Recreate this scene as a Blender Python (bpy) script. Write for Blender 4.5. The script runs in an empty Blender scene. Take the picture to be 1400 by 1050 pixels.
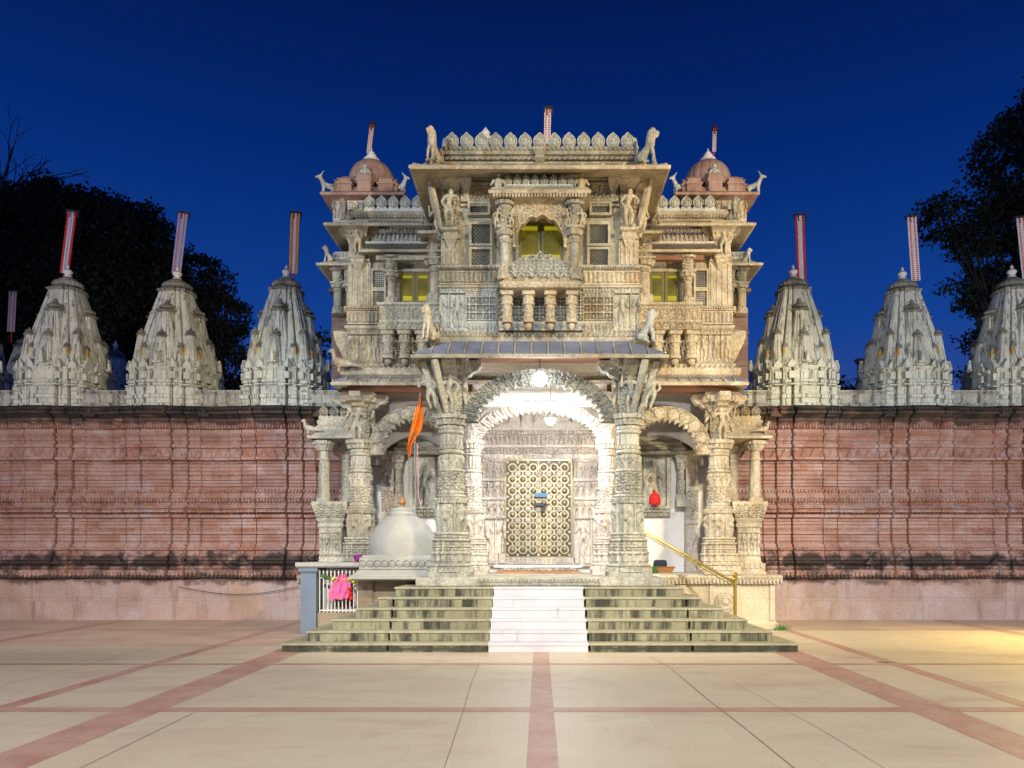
import bpy, math, random
import numpy as np
from mathutils import Vector, Matrix
PI = math.pi
rnd = random.Random(7)
scene = bpy.context.scene
COL = scene.collection
F, CX, HZ, EYE = 1040.0, 738.0, 755.0, 1.58
def X(px, Y): return (px - CX) / F * Y
def Z(py, Y): return EYE + (HZ - py) / F * Y

# ------------------------------------------------------------------ mesh builder
class MB:
    def __init__(s):
        s.v = []; s.q = []; s.t = []; s.n = 0
    def add(s, v, q=None, t=None):
        v = np.asarray(v, float).reshape(-1, 3)
        s.v.append(v)
        if q is not None and len(q): s.q.append(np.asarray(q, int).reshape(-1, 4) + s.n)
        if t is not None and len(t): s.t.append(np.asarray(t, int).reshape(-1, 3) + s.n)
        s.n += len(v); return s
    def grid(s, P, wrap_u=False, wrap_v=False):
        P = np.asarray(P, float); a, b = P.shape[:2]
        ii = np.arange(a if wrap_u else a - 1); jj = np.arange(b if wrap_v else b - 1)
        I, J = np.meshgrid(ii, jj, indexing='ij'); I2 = (I + 1) % a; J2 = (J + 1) % b
        q = np.stack([I * b + J, I2 * b + J, I2 * b + J2, I * b + J2], -1).reshape(-1, 4)
        return s.add(P, q)
    def box(s, x0, x1, y0, y1, z0, z1):
        v = [(x, y, z) for x in (x0, x1) for y in (y0, y1) for z in (z0, z1)]
        return s.add(v, [(0, 1, 3, 2), (4, 6, 7, 5), (0, 4, 5, 1), (2, 3, 7, 6), (0, 2, 6, 4), (1, 5, 7, 3)])
    def bbox(s, x0, x1, y0, y1, z0, z1, b=.01):
        # box with chamfered edges in plan and at the top
        return s.rect(x0 + b, x1 - b, y0 + b, y1 - b, [(0, z0), (b, z0 + b), (b, z1 - b), (0, z1)])
    def fan(s, ring):
        ring = np.asarray(ring, float); n = len(ring)
        v = np.vstack([ring, ring.mean(0)])
        return s.add(v, None, [(i, (i + 1) % n, n) for i in range(n)])
    def rect(s, x0, x1, y0, y1, prof, caps=True):
        rings = []
        for o, z in prof:
            rings.append([(x0 - o, y0 - o, z), (x1 + o, y0 - o, z), (x1 + o, y1 + o, z), (x0 - o, y1 + o, z)])
        P = np.array(rings, float)
        s.grid(P, wrap_v=True)
        if caps:
            s.add(P[0], [(0, 3, 2, 1)]); s.add(P[-1], [(0, 1, 2, 3)])
        return s
    def loft(s, rings, caps=True):
        P = np.asarray(rings, float); s.grid(P, wrap_v=True)
        if caps: s.fan(P[0][::-1]); s.fan(P[-1])
        return s
    def lathe(s, prof, c=(0, 0, 0), n=32, mod=None, caps=True):
        th = np.linspace(0, 2 * PI, n, endpoint=False)
        m = mod(th) if mod else np.ones(n)
        rings = [np.stack([c[0] + r * np.cos(th) * m, c[1] + r * np.sin(th) * m, np.full(n, c[2] + z)], -1) for r, z in prof]
        return s.loft(rings, caps)
    def tube(s, pts, rad, n=8, caps=True):
        pts = [Vector(p) for p in pts]; k = len(pts)
        rs = rad if hasattr(rad, '__len__') else [rad] * k
        rings = []
        for i, p in enumerate(pts):
            d = (pts[min(i + 1, k - 1)] - pts[max(i - 1, 0)]).normalized()
            a = d.cross(Vector((0, 0, 1)) if abs(d.z) < .9 else Vector((1, 0, 0))).normalized(); b = d.cross(a)
            rings.append([tuple(p + (a * math.cos(t) + b * math.sin(t)) * rs[i]) for t in [2 * PI * j / n for j in range(n)]])
        return s.loft(rings, caps)
    def capsule(s, p0, r0, p1, r1, n=10):
        p0, p1 = Vector(p0), Vector(p1); d = p1 - p0
        L = d.length; d = d.normalized() if L > 1e-6 else Vector((0, 0, 1))
        pts = []; rs = []
        for a in (85, 60, 30, 0): pts.append(p0 - d * r0 * math.sin(math.radians(a))); rs.append(max(1e-3, r0 * math.cos(math.radians(a))))
        for a in (0, 30, 60, 85): pts.append(p1 + d * r1 * math.sin(math.radians(a))); rs.append(max(1e-3, r1 * math.cos(math.radians(a))))
        a = d.cross(Vector((0, 0, 1)) if abs(d.z) < .9 else Vector((1, 0, 0))).normalized(); b = d.cross(a)
        rings = [[tuple(p + (a * math.cos(t) + b * math.sin(t)) * r) for t in [2 * PI * j / n for j in range(n)]] for p, r in zip(pts, rs)]
        return s.loft(rings)
    def prism(s, poly, y0, y1):
        # poly in (x,z), extruded along y
        n = len(poly); A = np.array([(x, y0, z) for x, z in poly]); B = np.array([(x, y1, z) for x, z in poly])
        s.grid(np.stack([A, B]), wrap_v=True); s.fan(A); s.fan(B[::-1]); return s
    def prism_x(s, poly, x0, x1):
        A = np.array([(x0, y, z) for y, z in poly]); B = np.array([(x1, y, z) for y, z in poly])
        s.grid(np.stack([A, B]), wrap_v=True); s.fan(A); s.fan(B[::-1]); return s
    def xf(s, fn):
        s.v = [fn(v) for v in s.v]; return s
    def move(s, d): return s.xf(lambda v: v + np.array(d))
    def join(s, o, d=(0, 0, 0), sx=1, rot=0, sc=1):
        c, sn = math.cos(rot), math.sin(rot)
        V = np.concatenate(o.v) * sc
        V = np.stack([V[:, 0] * c - V[:, 1] * sn, V[:, 0] * sn + V[:, 1] * c, V[:, 2]], -1)
        if sx < 0: V[:, 0] *= -1
        q = np.concatenate(o.q) if o.q else None; t = np.concatenate(o.t) if o.t else None
        return s.add(V + np.array(d), q, t)
    def mesh(s, name, mat=None, off=(0, 0, 0), mirror=False, smooth=35):
        V = np.concatenate(s.v) - np.array(off)
        Q = np.concatenate(s.q) if s.q else np.zeros((0, 4), int)
        T = np.concatenate(s.t) if s.t else np.zeros((0, 3), int)
        if mirror: V[:, 0] *= -1; Q = Q[:, ::-1]; T = T[:, ::-1]
        me = bpy.data.meshes.new(name)
        me.vertices.add(len(V)); me.vertices.foreach_set('co', V.ravel())
        me.loops.add(Q.size + T.size); me.loops.foreach_set('vertex_index', np.concatenate([Q.ravel(), T.ravel()]).astype(np.int32))
        me.polygons.add(len(Q) + len(T))
        me.polygons.foreach_set('loop_start', np.concatenate([np.arange(len(Q)) * 4, Q.size + np.arange(len(T)) * 3]).astype(np.int32))
        me.update(calc_edges=True)
        if smooth:
            me.polygons.foreach_set('use_smooth', np.ones(len(me.polygons), bool)); me.set_sharp_from_angle(angle=math.radians(smooth))
        if mat: me.materials.append(mat)
        return me

ROOTLOC = {}
def link(name, me, parent=None, loc=(0, 0, 0), rot=(0, 0, 0), scale=(1, 1, 1)):
    o = bpy.data.objects.new(name, me); COL.objects.link(o)
    if parent is not None: o.parent = parent
    o.location = loc; o.rotation_euler = rot; o.scale = scale
    return o
def tag(o, label, cat, group=None):
    o['label'] = label; o['category'] = cat
    if group: o['group'] = group
    return o
def thing(name, label, cat, loc=(0, 0, 0), group=None):
    o = link(name, None, None, loc); o.empty_display_size = .1
    ROOTLOC[o] = loc
    return tag(o, label, cat, group)
def part(name, mb, mat, parent, mirror=False, smooth=35, label=None):
    """mesh in world coordinates, part of the thing `parent` (or of a part, whose transform is its thing's)"""
    r = parent
    while r.parent: r = r.parent
    off = np.array(ROOTLOC[r], float)
    if mirror: off = off * np.array([-1, 1, 1])
    o = link(name, mb.mesh(name, mat, off, mirror, smooth), parent)
    if label: o['label'] = label
    return o
def single(name, mb, mat, label, cat, loc, group=None, smooth=35):
    o = link(name, mb.mesh(name, mat, loc, False, smooth), None, loc); ROOTLOC[o] = loc
    return tag(o, label, cat, group)
def struct(name, mb, mat, smooth=35):
    o = link(name, mb.mesh(name, mat, (0, 0, 0), False, smooth)); o['kind'] = 'structure'; return o
def copy_tree(o, parent=None):
    c = o.copy(); COL.objects.link(c)
    if parent is not None: c.parent = parent
    for ch in [k for k in list(COL.objects) if k.parent == o]: copy_tree(ch, c)
    return c

def blob(name, bones, voxel, mat):
    """one continuous surface grown round a chain of tapered bones"""
    m = MB()
    for b in bones: m.capsule(*b)
    o = bpy.data.objects.new('tmp', m.mesh('tmp')); COL.objects.link(o)
    md = o.modifiers.new('r', 'REMESH'); md.mode = 'VOXEL'; md.voxel_size = voxel
    ms = o.modifiers.new('s', 'SMOOTH'); ms.factor = .5; ms.iterations = 2
    dg = bpy.context.evaluated_depsgraph_get()
    me = bpy.data.meshes.new_from_object(o.evaluated_get(dg)); me.name = name
    bpy.data.objects.remove(o)
    me.materials.clear(); me.materials.append(mat)
    me.polygons.foreach_set('use_smooth', np.ones(len(me.polygons), bool))
    return me

# ------------------------------------------------------------------ materials
class NT:
    def __init__(s, nt): s.nt = nt
    def __call__(s, t, ins={}, **kw):
        nd = s.nt.nodes.new('ShaderNode' + t)
        for k, v in kw.items(): setattr(nd, k, v)
        for k, v in ins.items():
            if hasattr(v, 'is_linked'): s.nt.links.new(v, nd.inputs[k])
            else: nd.inputs[k].default_value = v
        return nd
    def mix(s, f, a, b, mode='MIX'):
        nd = s.nt.nodes.new('ShaderNodeMix'); nd.data_type = 'RGBA'; nd.blend_type = mode
        for k, v in ((0, f), (6, a), (7, b)):
            if hasattr(v, 'is_linked'): s.nt.links.new(v, nd.inputs[k])
            else: nd.inputs[k].default_value = (v if k == 0 else tuple(v) + (1,)) if not isinstance(v, float) or k == 0 else (v, v, v, 1)
        return nd.outputs[2]
    def ramp(s, f, stops, interp='LINEAR'):
        nd = s.nt.nodes.new('ShaderNodeValToRGB'); s.nt.links.new(f, nd.inputs[0]); cr = nd.color_ramp; cr.interpolation = interp
        while len(cr.elements) < len(stops): cr.elements.new(.5)
        for e, (p, c) in zip(cr.elements, stops):
            e.position = p; e.color = (c, c, c, 1) if isinstance(c, (int, float)) else tuple(c) + (1,)
        return nd.outputs[0]
    def math(s, op, a, b=0.0, clamp=False):
        nd = s.nt.nodes.new('ShaderNodeMath'); nd.operation = op; nd.use_clamp = clamp
        for k, v in ((0, a), (1, b)):
            if hasattr(v, 'is_linked'): s.nt.links.new(v, nd.inputs[k])
            else: nd.inputs[k].default_value = v
        return nd.outputs[0]
def newmat(name):
    m = bpy.data.materials.new(name); m.use_nodes = True
    nt = m.node_tree; b = nt.nodes['Principled BSDF']; return m, NT(nt), b
def plain(name, col, rough=.6, metal=0., emit=None, es=0., var=.12, scale=20):
    m, N, b = newmat(name)
    pos = N('NewGeometry').outputs['Position']
    nz = N('TexNoise', {'Vector': pos, 'Scale': scale, 'Detail': 5.}).outputs[0]
    c = N.mix(1., tuple(col), N.ramp(nz, [(.3, 1 - var), (.7, 1 + var)]), 'MULTIPLY')
    N.nt.links.new(c, b.inputs['Base Color'])
    b.inputs['Roughness'].default_value = rough; b.inputs['Metallic'].default_value = metal
    if emit: b.inputs['Emission Color'].default_value = tuple(emit) + (1,); b.inputs['Emission Strength'].default_value = es
    return m
def stone(name, cols, dark=(.05, .045, .04), streak=.5, scale=1.1, blocks=None, stain=None, bump=.25, rough=.8, low=None, fine=.25, carve=0., sl=(.52, .7), sfreq=(5., 5., .55), pit=0.):
    m, N, b = newmat(name); L = N.nt.links
    pos = N('NewGeometry').outputs['Position']
    n1 = N('TexNoise', {'Vector': pos, 'Scale': scale, 'Detail': 7., 'Roughness': .62, 'Distortion': .6}).outputs[0]
    k = len(cols); c = N.ramp(n1, [(.32 + .36 * i / max(1, k - 1), cols[i]) for i in range(k)])
    if blocks:
        sp = N('SeparateXYZ', {0: pos}); xz = N('CombineXYZ', {0: N.math('ADD', sp.outputs[0], sp.outputs[1]), 1: sp.outputs[2], 2: 0.})
        w, h, var, alt = blocks
        br = N('TexBrick', {'Vector': xz.outputs[0], 'Color1': (0, 0, 0, 1), 'Color2': (1, 1, 1, 1), 'Mortar': (.5, .5, .5, 1), 'Scale': 1., 'Mortar Size': .004,
                            'Bias': 0., 'Brick Width': w, 'Row Height': h}, offset=.37)
        c = N.mix(N.math('MULTIPLY', br.outputs[0], var), c, alt)
        c = N.mix(N.math('MULTIPLY', br.outputs[1], .55), c, dark)
    if stain:
        n4 = N('TexNoise', {'Vector': pos, 'Scale': scale * 1.9, 'Detail': 6., 'Roughness': .7}).outputs[0]
        c = N.mix(N.math('MULTIPLY', N.ramp(n4, [(.52, 0.), (.68, 1.)]), stain[1]), c, stain[0])
    mp = N('Mapping', {'Vector': pos, 'Scale': sfreq})
    n2 = N('TexNoise', {'Vector': mp.outputs[0], 'Scale': 1., 'Detail': 6., 'Roughness': .7}).outputs[0]
    c = N.mix(N.math('MULTIPLY', N.ramp(n2, [(sl[0], 0.), (sl[1], 1.)]), streak), c, dark)
    if low:
        # weathering bands at given heights: (z, half height, amount)
        sp2 = N('SeparateXYZ', {0: pos})
        n5 = N('TexNoise', {'Vector': pos, 'Scale': 2.6, 'Detail': 7., 'Roughness': .7}).outputs[0]
        for z, hh, amt in low:
            dz = N.math('ABSOLUTE', N.math('SUBTRACT', sp2.outputs[2], z))
            band = N.math('SUBTRACT', 1., N.math('DIVIDE', dz, hh), True)
            f = N.math('MULTIPLY', N.ramp(N.math('SUBTRACT', N.math('ADD', N.math('MULTIPLY', n5, 1.7), N.math('MULTIPLY', band, .5)), .6), [(.38, 0.), (.64, 1.)]), N.math('MULTIPLY', N.ramp(band, [(0., 0.), (.3, 1.)]), amt))
            c = N.mix(f, c, dark)
    n3 = N('TexNoise', {'Vector': pos, 'Scale': 38., 'Detail': 4., 'Roughness': .7}).outputs[0]
    c = N.mix(1., c, N.ramp(n3, [(.28, 1 - fine), (.72, 1 + fine)]), 'MULTIPLY')
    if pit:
        # dark grime specks, which also put carving shade into the colour
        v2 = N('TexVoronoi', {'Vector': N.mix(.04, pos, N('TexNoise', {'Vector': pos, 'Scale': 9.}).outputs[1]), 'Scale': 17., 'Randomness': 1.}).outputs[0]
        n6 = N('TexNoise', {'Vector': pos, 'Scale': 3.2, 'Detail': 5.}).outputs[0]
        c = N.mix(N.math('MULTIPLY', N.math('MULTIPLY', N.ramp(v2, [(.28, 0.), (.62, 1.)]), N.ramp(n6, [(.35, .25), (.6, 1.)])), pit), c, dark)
    L.new(c, b.inputs['Base Color']); b.inputs['Roughness'].default_value = rough
    hgt = N.math('ADD', N.math('MULTIPLY', n3, .6), N.math('MULTIPLY', n1, .6))
    if carve:
        v = N('TexVoronoi', {'Vector': pos, 'Scale': 22.}, feature='SMOOTH_F1').outputs[0]
        hgt = N.math('ADD', hgt, N.math('MULTIPLY', v, carve))
    bp = N('Bump', {'Height': hgt, 'Strength': bump, 'Distance': .02}); L.new(bp.outputs[0], b.inputs['Normal'])
    return m

M = {}
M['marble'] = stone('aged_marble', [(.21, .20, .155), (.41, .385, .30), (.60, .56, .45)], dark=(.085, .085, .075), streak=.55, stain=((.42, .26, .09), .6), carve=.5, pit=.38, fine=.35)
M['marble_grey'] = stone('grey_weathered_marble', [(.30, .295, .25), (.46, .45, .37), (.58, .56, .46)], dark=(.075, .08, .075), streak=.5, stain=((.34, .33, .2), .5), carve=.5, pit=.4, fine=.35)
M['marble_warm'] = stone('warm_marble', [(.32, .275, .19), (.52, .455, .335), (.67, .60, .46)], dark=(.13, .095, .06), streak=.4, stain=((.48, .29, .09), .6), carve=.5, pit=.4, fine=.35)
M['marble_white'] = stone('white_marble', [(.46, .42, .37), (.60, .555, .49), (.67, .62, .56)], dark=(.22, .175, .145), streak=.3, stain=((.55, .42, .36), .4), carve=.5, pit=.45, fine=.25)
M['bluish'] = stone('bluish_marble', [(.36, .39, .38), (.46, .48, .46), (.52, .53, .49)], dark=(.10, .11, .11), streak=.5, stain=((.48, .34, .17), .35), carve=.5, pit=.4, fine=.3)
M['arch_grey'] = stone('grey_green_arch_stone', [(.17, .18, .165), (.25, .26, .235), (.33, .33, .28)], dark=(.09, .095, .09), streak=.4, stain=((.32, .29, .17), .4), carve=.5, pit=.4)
M['plaster'] = stone('white_plaster', [(.70, .70, .70), (.78, .77, .76), (.80, .79, .77)], dark=(.5, .47, .44), streak=.2, bump=.1, fine=.05)
M['grey_paint'] = stone('grey_painted_wall', [(.28, .26, .25), (.36, .34, .32), (.42, .39, .36)], dark=(.2, .18, .17), streak=.3, bump=.15, fine=.1)
M['red'] = stone('red_sandstone', [(.24, .105, .072), (.335, .165, .118), (.40, .235, .19)], dark=(.035, .025, .022), streak=.45, scale=1.3, blocks=(.47, .165, .6, (.46, .33, .30)), stain=((.47, .40, .43), .6), low=[(4.65, .16, .85), (1.36, .34, .97), (1.0, .12, .8)], sl=(.55, .72), fine=.35, bump=.5)
M['red_plinth'] = stone('pink_sandstone', [(.30, .20, .16), (.38, .27, .235), (.43, .34, .33)], dark=(.10, .06, .05), streak=.5, scale=.7, blocks=(1.5, .52, .3, (.50, .36, .24)), stain=((.46, .42, .46), .5), low=[(1.0, .25, .85)])
M['cornice'] = stone('black_weathered_cornice', [(.02, .02, .02), (.04, .035, .03), (.15, .08, .055)], dark=(.008, .008, .01), streak=.8, scale=2.2)
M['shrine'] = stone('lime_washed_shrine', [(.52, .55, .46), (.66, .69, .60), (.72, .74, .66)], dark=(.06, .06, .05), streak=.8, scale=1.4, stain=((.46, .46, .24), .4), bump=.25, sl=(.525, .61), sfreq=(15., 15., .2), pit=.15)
M['shrine_dark'] = stone('weathered_spire_crown', [(.12, .12, .10), (.24, .24, .2), (.42, .42, .36)], dark=(.03, .03, .026), streak=.7, scale=2.)
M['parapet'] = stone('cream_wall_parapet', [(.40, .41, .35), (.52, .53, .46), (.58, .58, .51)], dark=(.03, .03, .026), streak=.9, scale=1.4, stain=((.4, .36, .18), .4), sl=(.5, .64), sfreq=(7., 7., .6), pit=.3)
M['merlon'] = stone('pale_merlon_marble', [(.44, .46, .42), (.58, .59, .54), (.64, .64, .58)], dark=(.26, .26, .22), streak=.4, stain=((.5, .45, .3), .25), fine=.2, carve=.3)
M['red_dome'] = stone('red_dome_stone', [(.24, .13, .095), (.34, .195, .15), (.41, .29, .24)], dark=(.1, .07, .06), streak=.5, blocks=(.3, .25, .25, (.46, .38, .33)))
M['brick'] = stone('old_brick', [(.09, .058, .048), (.15, .09, .07), (.2, .14, .115)], dark=(.05, .035, .03), streak=.5, blocks=(.26, .1, .5, (.2, .16, .13)))
M['slate'] = stone('slate_roof_slab', [(.10, .115, .17), (.15, .17, .25), (.2, .215, .29)], dark=(.05, .05, .06), streak=.3, bump=.2)
M['timber'] = stone('brown_painted_beam', [(.17, .075, .045), (.24, .11, .065), (.28, .14, .09)], dark=(.06, .03, .02), streak=.3, bump=.1, fine=.1)
M['step'] = stone('mossy_step_stone', [(.19, .18, .11), (.27, .255, .16), (.33, .31, .20)], dark=(.028, .027, .017), streak=.97, scale=1.6, stain=((.30, .33, .17), .6), rough=.7, sl=(.46, .60), fine=.25, low=[(.05, .14, .9)])
M['step_top'] = stone('worn_step_tread', [(.29, .27, .18), (.36, .335, .23), (.41, .385, .27)], dark=(.12, .11, .07), streak=.5, scale=1.6, rough=.7)
M['white_step'] = stone('white_painted_step', [(.50, .50, .535), (.56, .56, .595), (.58, .58, .61)], dark=(.28, .28, .30), streak=.8, scale=1.2, bump=.12, fine=.05, sl=(.62, .74))
M['dome_white'] = stone('limewashed_dome', [(.30, .31, .29), (.40, .40, .365), (.46, .45, .40)], dark=(.36, .35, .3), streak=.35, scale=1.6, blocks=(.5, .9, .12, (.5, .5, .42)), bump=.15, fine=.08)
M['blue_paint'] = stone('blue_grey_painted_pier', [(.12, .16, .225), (.155, .20, .27), (.19, .235, .30)], dark=(.15, .18, .22), streak=.3, bump=.1, fine=.06)
M['podium'] = stone('ochre_podium_stone', [(.42, .35, .23), (.50, .43, .30), (.54, .48, .36)], dark=(.25, .2, .12), streak=.3, blocks=(.55, .62, .25, (.6, .52, .36)), stain=((.45, .31, .15), .4))
M['podium_grey'] = stone('brown_podium_stone', [(.24, .18, .12), (.31, .235, .155), (.34, .28, .2)], dark=(.12, .08, .06), streak=.4, blocks=(.5, .62, .2, (.35, .27, .2)))
M['gold'] = plain('brass_plate', (.30, .25, .13), .4, .7, var=.25, scale=30)
M['door_light'] = plain('pale_brass_relief', (.50, .45, .335), .5, .15, var=.2, scale=25)
M['door_dark'] = plain('dark_door_metal', (.085, .068, .045), .5, .4)
M['brass'] = plain('polished_brass', (.62, .45, .10), .3, .85)
M['orange'] = plain('orange_flag_cloth', (.85, .22, .01), .8, var=.1, scale=6)
M['redcloth'] = plain('red_cloth', (.70, .015, .012), .7)
M['pink'] = plain('pink_cloth', (.80, .16, .38), .8, var=.25, scale=14)
M['yellow'] = plain('yellow_flowers', (.72, .55, .03), .8, var=.3, scale=40)
M['green'] = plain('green_leaves', (.06, .16, .03), .8, var=.3, scale=40)
M['purple'] = plain('purple_petals', (.26, .03, .24), .7, var=.25)
M['white_bar'] = plain('white_painted_bars', (.74, .72, .66), .5, var=.06)
M['dark'] = plain('opening_shade', (.022, .022, .026), .9)
M['shade_backing'] = plain('shade_backing_sheet', (.02, .02, .024), .5)
M['black'] = plain('black_plastic', (.03, .03, .035), .5)
M['navy'] = plain('navy_cloth', (.015, .02, .05), .8)
M['wood'] = plain('orange_wood', (.42, .2, .07), .6)
M['ochre'] = plain('ochre_painted_panel', (.42, .27, .05), .7, var=.3, scale=25)
M['bluelabel'] = plain('blue_sticker', (.07, .20, .36), .6)
M['steel'] = plain('grey_steel', (.3, .3, .3), .4, .6)
M['bark'] = stone('tree_bark', [(.02, .017, .013), (.035, .028, .02), (.045, .036, .027)], streak=.3)
M['leaf'] = plain('leaf_dark', (.012, .018, .008), .7, var=.35, scale=2.5)
M['leaf2'] = plain('leaf_mid', (.02, .03, .012), .7, var=.35, scale=2.5)
M['flagred'] = plain('flag_red_cloth', (.62, .035, .03), .8, var=.15)
M['flagwhite'] = plain('flag_white_cloth', (.72, .70, .70), .8, var=.1)
M['flagblue'] = plain('flag_pale_blue_cloth', (.30, .40, .62), .8, var=.1)
M['flagyellow'] = plain('flag_yellow_cloth', (.66, .48, .03), .8, var=.15)
M['flaggreen'] = plain('flag_dull_green_cloth', (.17, .26, .13), .8, var=.15)
M['rope'] = plain('red_white_rope', (.5, .25, .25), .8, var=.4, scale=60)
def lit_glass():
    # yellow lacquered glass panels of the shutters, room light and bright foot and top put into the emission
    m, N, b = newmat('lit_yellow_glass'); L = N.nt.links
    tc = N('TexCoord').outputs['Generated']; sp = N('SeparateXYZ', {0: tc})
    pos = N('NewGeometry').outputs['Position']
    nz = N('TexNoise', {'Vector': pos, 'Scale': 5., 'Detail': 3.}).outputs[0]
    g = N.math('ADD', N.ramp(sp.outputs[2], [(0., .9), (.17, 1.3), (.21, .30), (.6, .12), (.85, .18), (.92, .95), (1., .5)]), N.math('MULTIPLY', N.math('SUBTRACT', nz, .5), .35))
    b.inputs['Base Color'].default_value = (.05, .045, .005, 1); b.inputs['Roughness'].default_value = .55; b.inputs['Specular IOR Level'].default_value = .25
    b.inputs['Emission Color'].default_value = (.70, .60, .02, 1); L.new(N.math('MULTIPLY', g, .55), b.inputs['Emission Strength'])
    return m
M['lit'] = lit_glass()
M['lit_frame'] = plain('gilded_glow_frame', (.09, .075, .015), .45, .2, emit=(.3, .25, .01), es=.05)  # faint emission added to the frame in place of lamp light
def bulb(nm, LAMP):
    m, N, b = newmat(nm)
    b.inputs['Emission Color'].default_value = (1., .97, .94, 1); b.inputs['Emission Strength'].default_value = LAMP
    return m
LAMP = 45.
M['bulb'] = bulb('lamp_glow', LAMP); M['bulb_added'] = bulb('pendant_added_glow', 1900.)  # the pendant's glow is added to brighten the porch interior

# ------------------------------------------------------------------ carving (real relief, as height functions)
def fig_height(a, b, seed):
    """standing figure, a in [-.5,.5] of the height, b in [0,1]"""
    r = random.Random(seed); sw = r.uniform(-.05, .05); h = r.uniform(-.03, .03)
    la, ra = r.uniform(.5, .95), r.uniform(.5, .95)
    caps = [((h, .86), .07, (h, .90), .06), ((h, .95), .045, (h, 1.0), .02), ((0, .76), .10, (sw, .56), .07), ((sw, .52), .095, (sw, .48), .095),
            ((sw - .05, .48), .062, (-.09 + sw, .27), .045), ((-.09 + sw, .27), .045, (-.06, .03), .035), ((sw + .05, .48), .062, (.10 + sw, .26), .045), ((.10 + sw, .26), .045, (.07, .03), .035),
            ((-.11, .76), .045, (-.21, .62), .036), ((-.21, .62), .036, (-.19 + .1 * (la - .6), la), .03), ((.11, .76), .045, (.2, .6), .036), ((.2, .6), .036, (.2, ra), .03)]
    H = np.zeros_like(a)
    for (x0, y0), r0, (x1, y1), r1 in caps:
        dx, dy = x1 - x0, y1 - y0; L2 = dx * dx + dy * dy + 1e-9
        t = np.clip(((a - x0) * dx + (b - y0) * dy) / L2, 0, 1); rr = r0 + (r1 - r0) * t
        d2 = (a - x0 - t * dx) ** 2 + (b - y0 - t * dy) ** 2
        H = np.maximum(H, np.sqrt(np.maximum(0, rr * rr - d2)))
    return np.clip(H * 10, 0, 1)
def K(kind, u, v, H, seed=0):
    if kind == 'flat': return np.zeros_like(u)
    if kind == 'dent':
        p = max(.05, H * .8); return (((u / p) % 1 < .58) & (v > .2)).astype(float)
    if kind == 'bead':
        p = H; a = 2 * ((u / p) % 1 - .5); c = 2 * (v - .5); return np.sqrt(np.clip(1 - a * a - c * c, 0, 1))
    if kind == 'petal':
        p = max(.06, H * .75); a = np.abs(2 * ((u / p) % 1 - .5)); top = 1 - a ** 2.5 * .75
        return np.where(v < top, .55 + .45 * np.cos(a * PI * .5) - .35 * (np.abs(a) < .12), 0)
    if kind == 'fringe':
        p = max(.07, H * .7); a = np.abs(2 * ((u / p) % 1 - .5)); return np.where(v > a ** 2 * .8, .5 + .5 * np.cos(a * PI * .5), 0)
    if kind == 'flute': return np.abs(np.sin(PI * u / .085)) * np.where((v > .06) & (v < .94), 1, .2)
    if kind == 'zig':
        p = H * 1.0; a = np.abs(2 * ((u / p) % 1 - .5)); return np.clip((1 - a - v) * 3, 0, 1)
    if kind == 'ros':
        p = H; a = 2 * ((u / p) % 1 - .5); c = 2 * (v - .5); r = np.hypot(a, c); th = np.arctan2(c, a)
        h = np.where(r < .82, (.45 + .4 * np.abs(np.cos(4 * th))) * np.clip(1.2 - r, 0, 1), 0)
        h = np.where(r < .25, .9, h); return np.where((r > .82) & (r < .95), .9, h)
    if kind == 'foli':
        p = .15; U = u / p + seed * .37; V = v * H / p
        h = .5 + .5 * np.sin(2 * PI * U + 2.3 * np.sin(2 * PI * V * .8 + seed)) * np.cos(2 * PI * V * 1.1 + 1.5 * np.sin(2 * PI * U))
        h2 = .5 + .5 * np.sin(5.2 * PI * U + 3 * np.sin(3 * PI * V)) * np.sin(5.6 * PI * V + 2 * np.sin(4 * PI * U))
        return np.clip((.65 * h + .35 * h2 - .32) * 2.4, 0, 1)
    if kind == 'grid':
        p = .125; a = (u / p) % 1; n = max(1, round(H / p)); c = (v * n) % 1
        e = np.minimum(np.minimum(a, 1 - a), np.minimum(c, 1 - c)); r = np.hypot(a - .5, c - .5)
        return np.maximum((e < .1) * 1., np.where(r < .28, .75 + .25 * np.cos(6 * np.arctan2(c - .5, a - .5)), .1 * (r < .4)))
    if kind == 'jali':
        p = .075; a = (u / p) % 1 - .5; c = (v * max(1, round(H / p))) % 1 - .5
        d = np.minimum(np.abs(a + c), np.abs(a - c)); return (d < .13) * 1.
    if kind in ('fig', 'figs'):
        w = H * (.52 if kind == 'fig' else .42); h = np.zeros_like(u); ci = np.floor(u / w).astype(int)
        for c in np.unique(ci):
            k = ci == c; h[k] = fig_height((u[k] / w - c - .5) * w / H * 1.06, v[k] * 1.03 - .01, seed * 131 + int(c))
        e = np.abs((u / w) % 1 - .5)
        return np.maximum(h, np.where((e > .455) & (kind == 'fig'), .5, 0))
    raise ValueError(kind)
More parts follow.
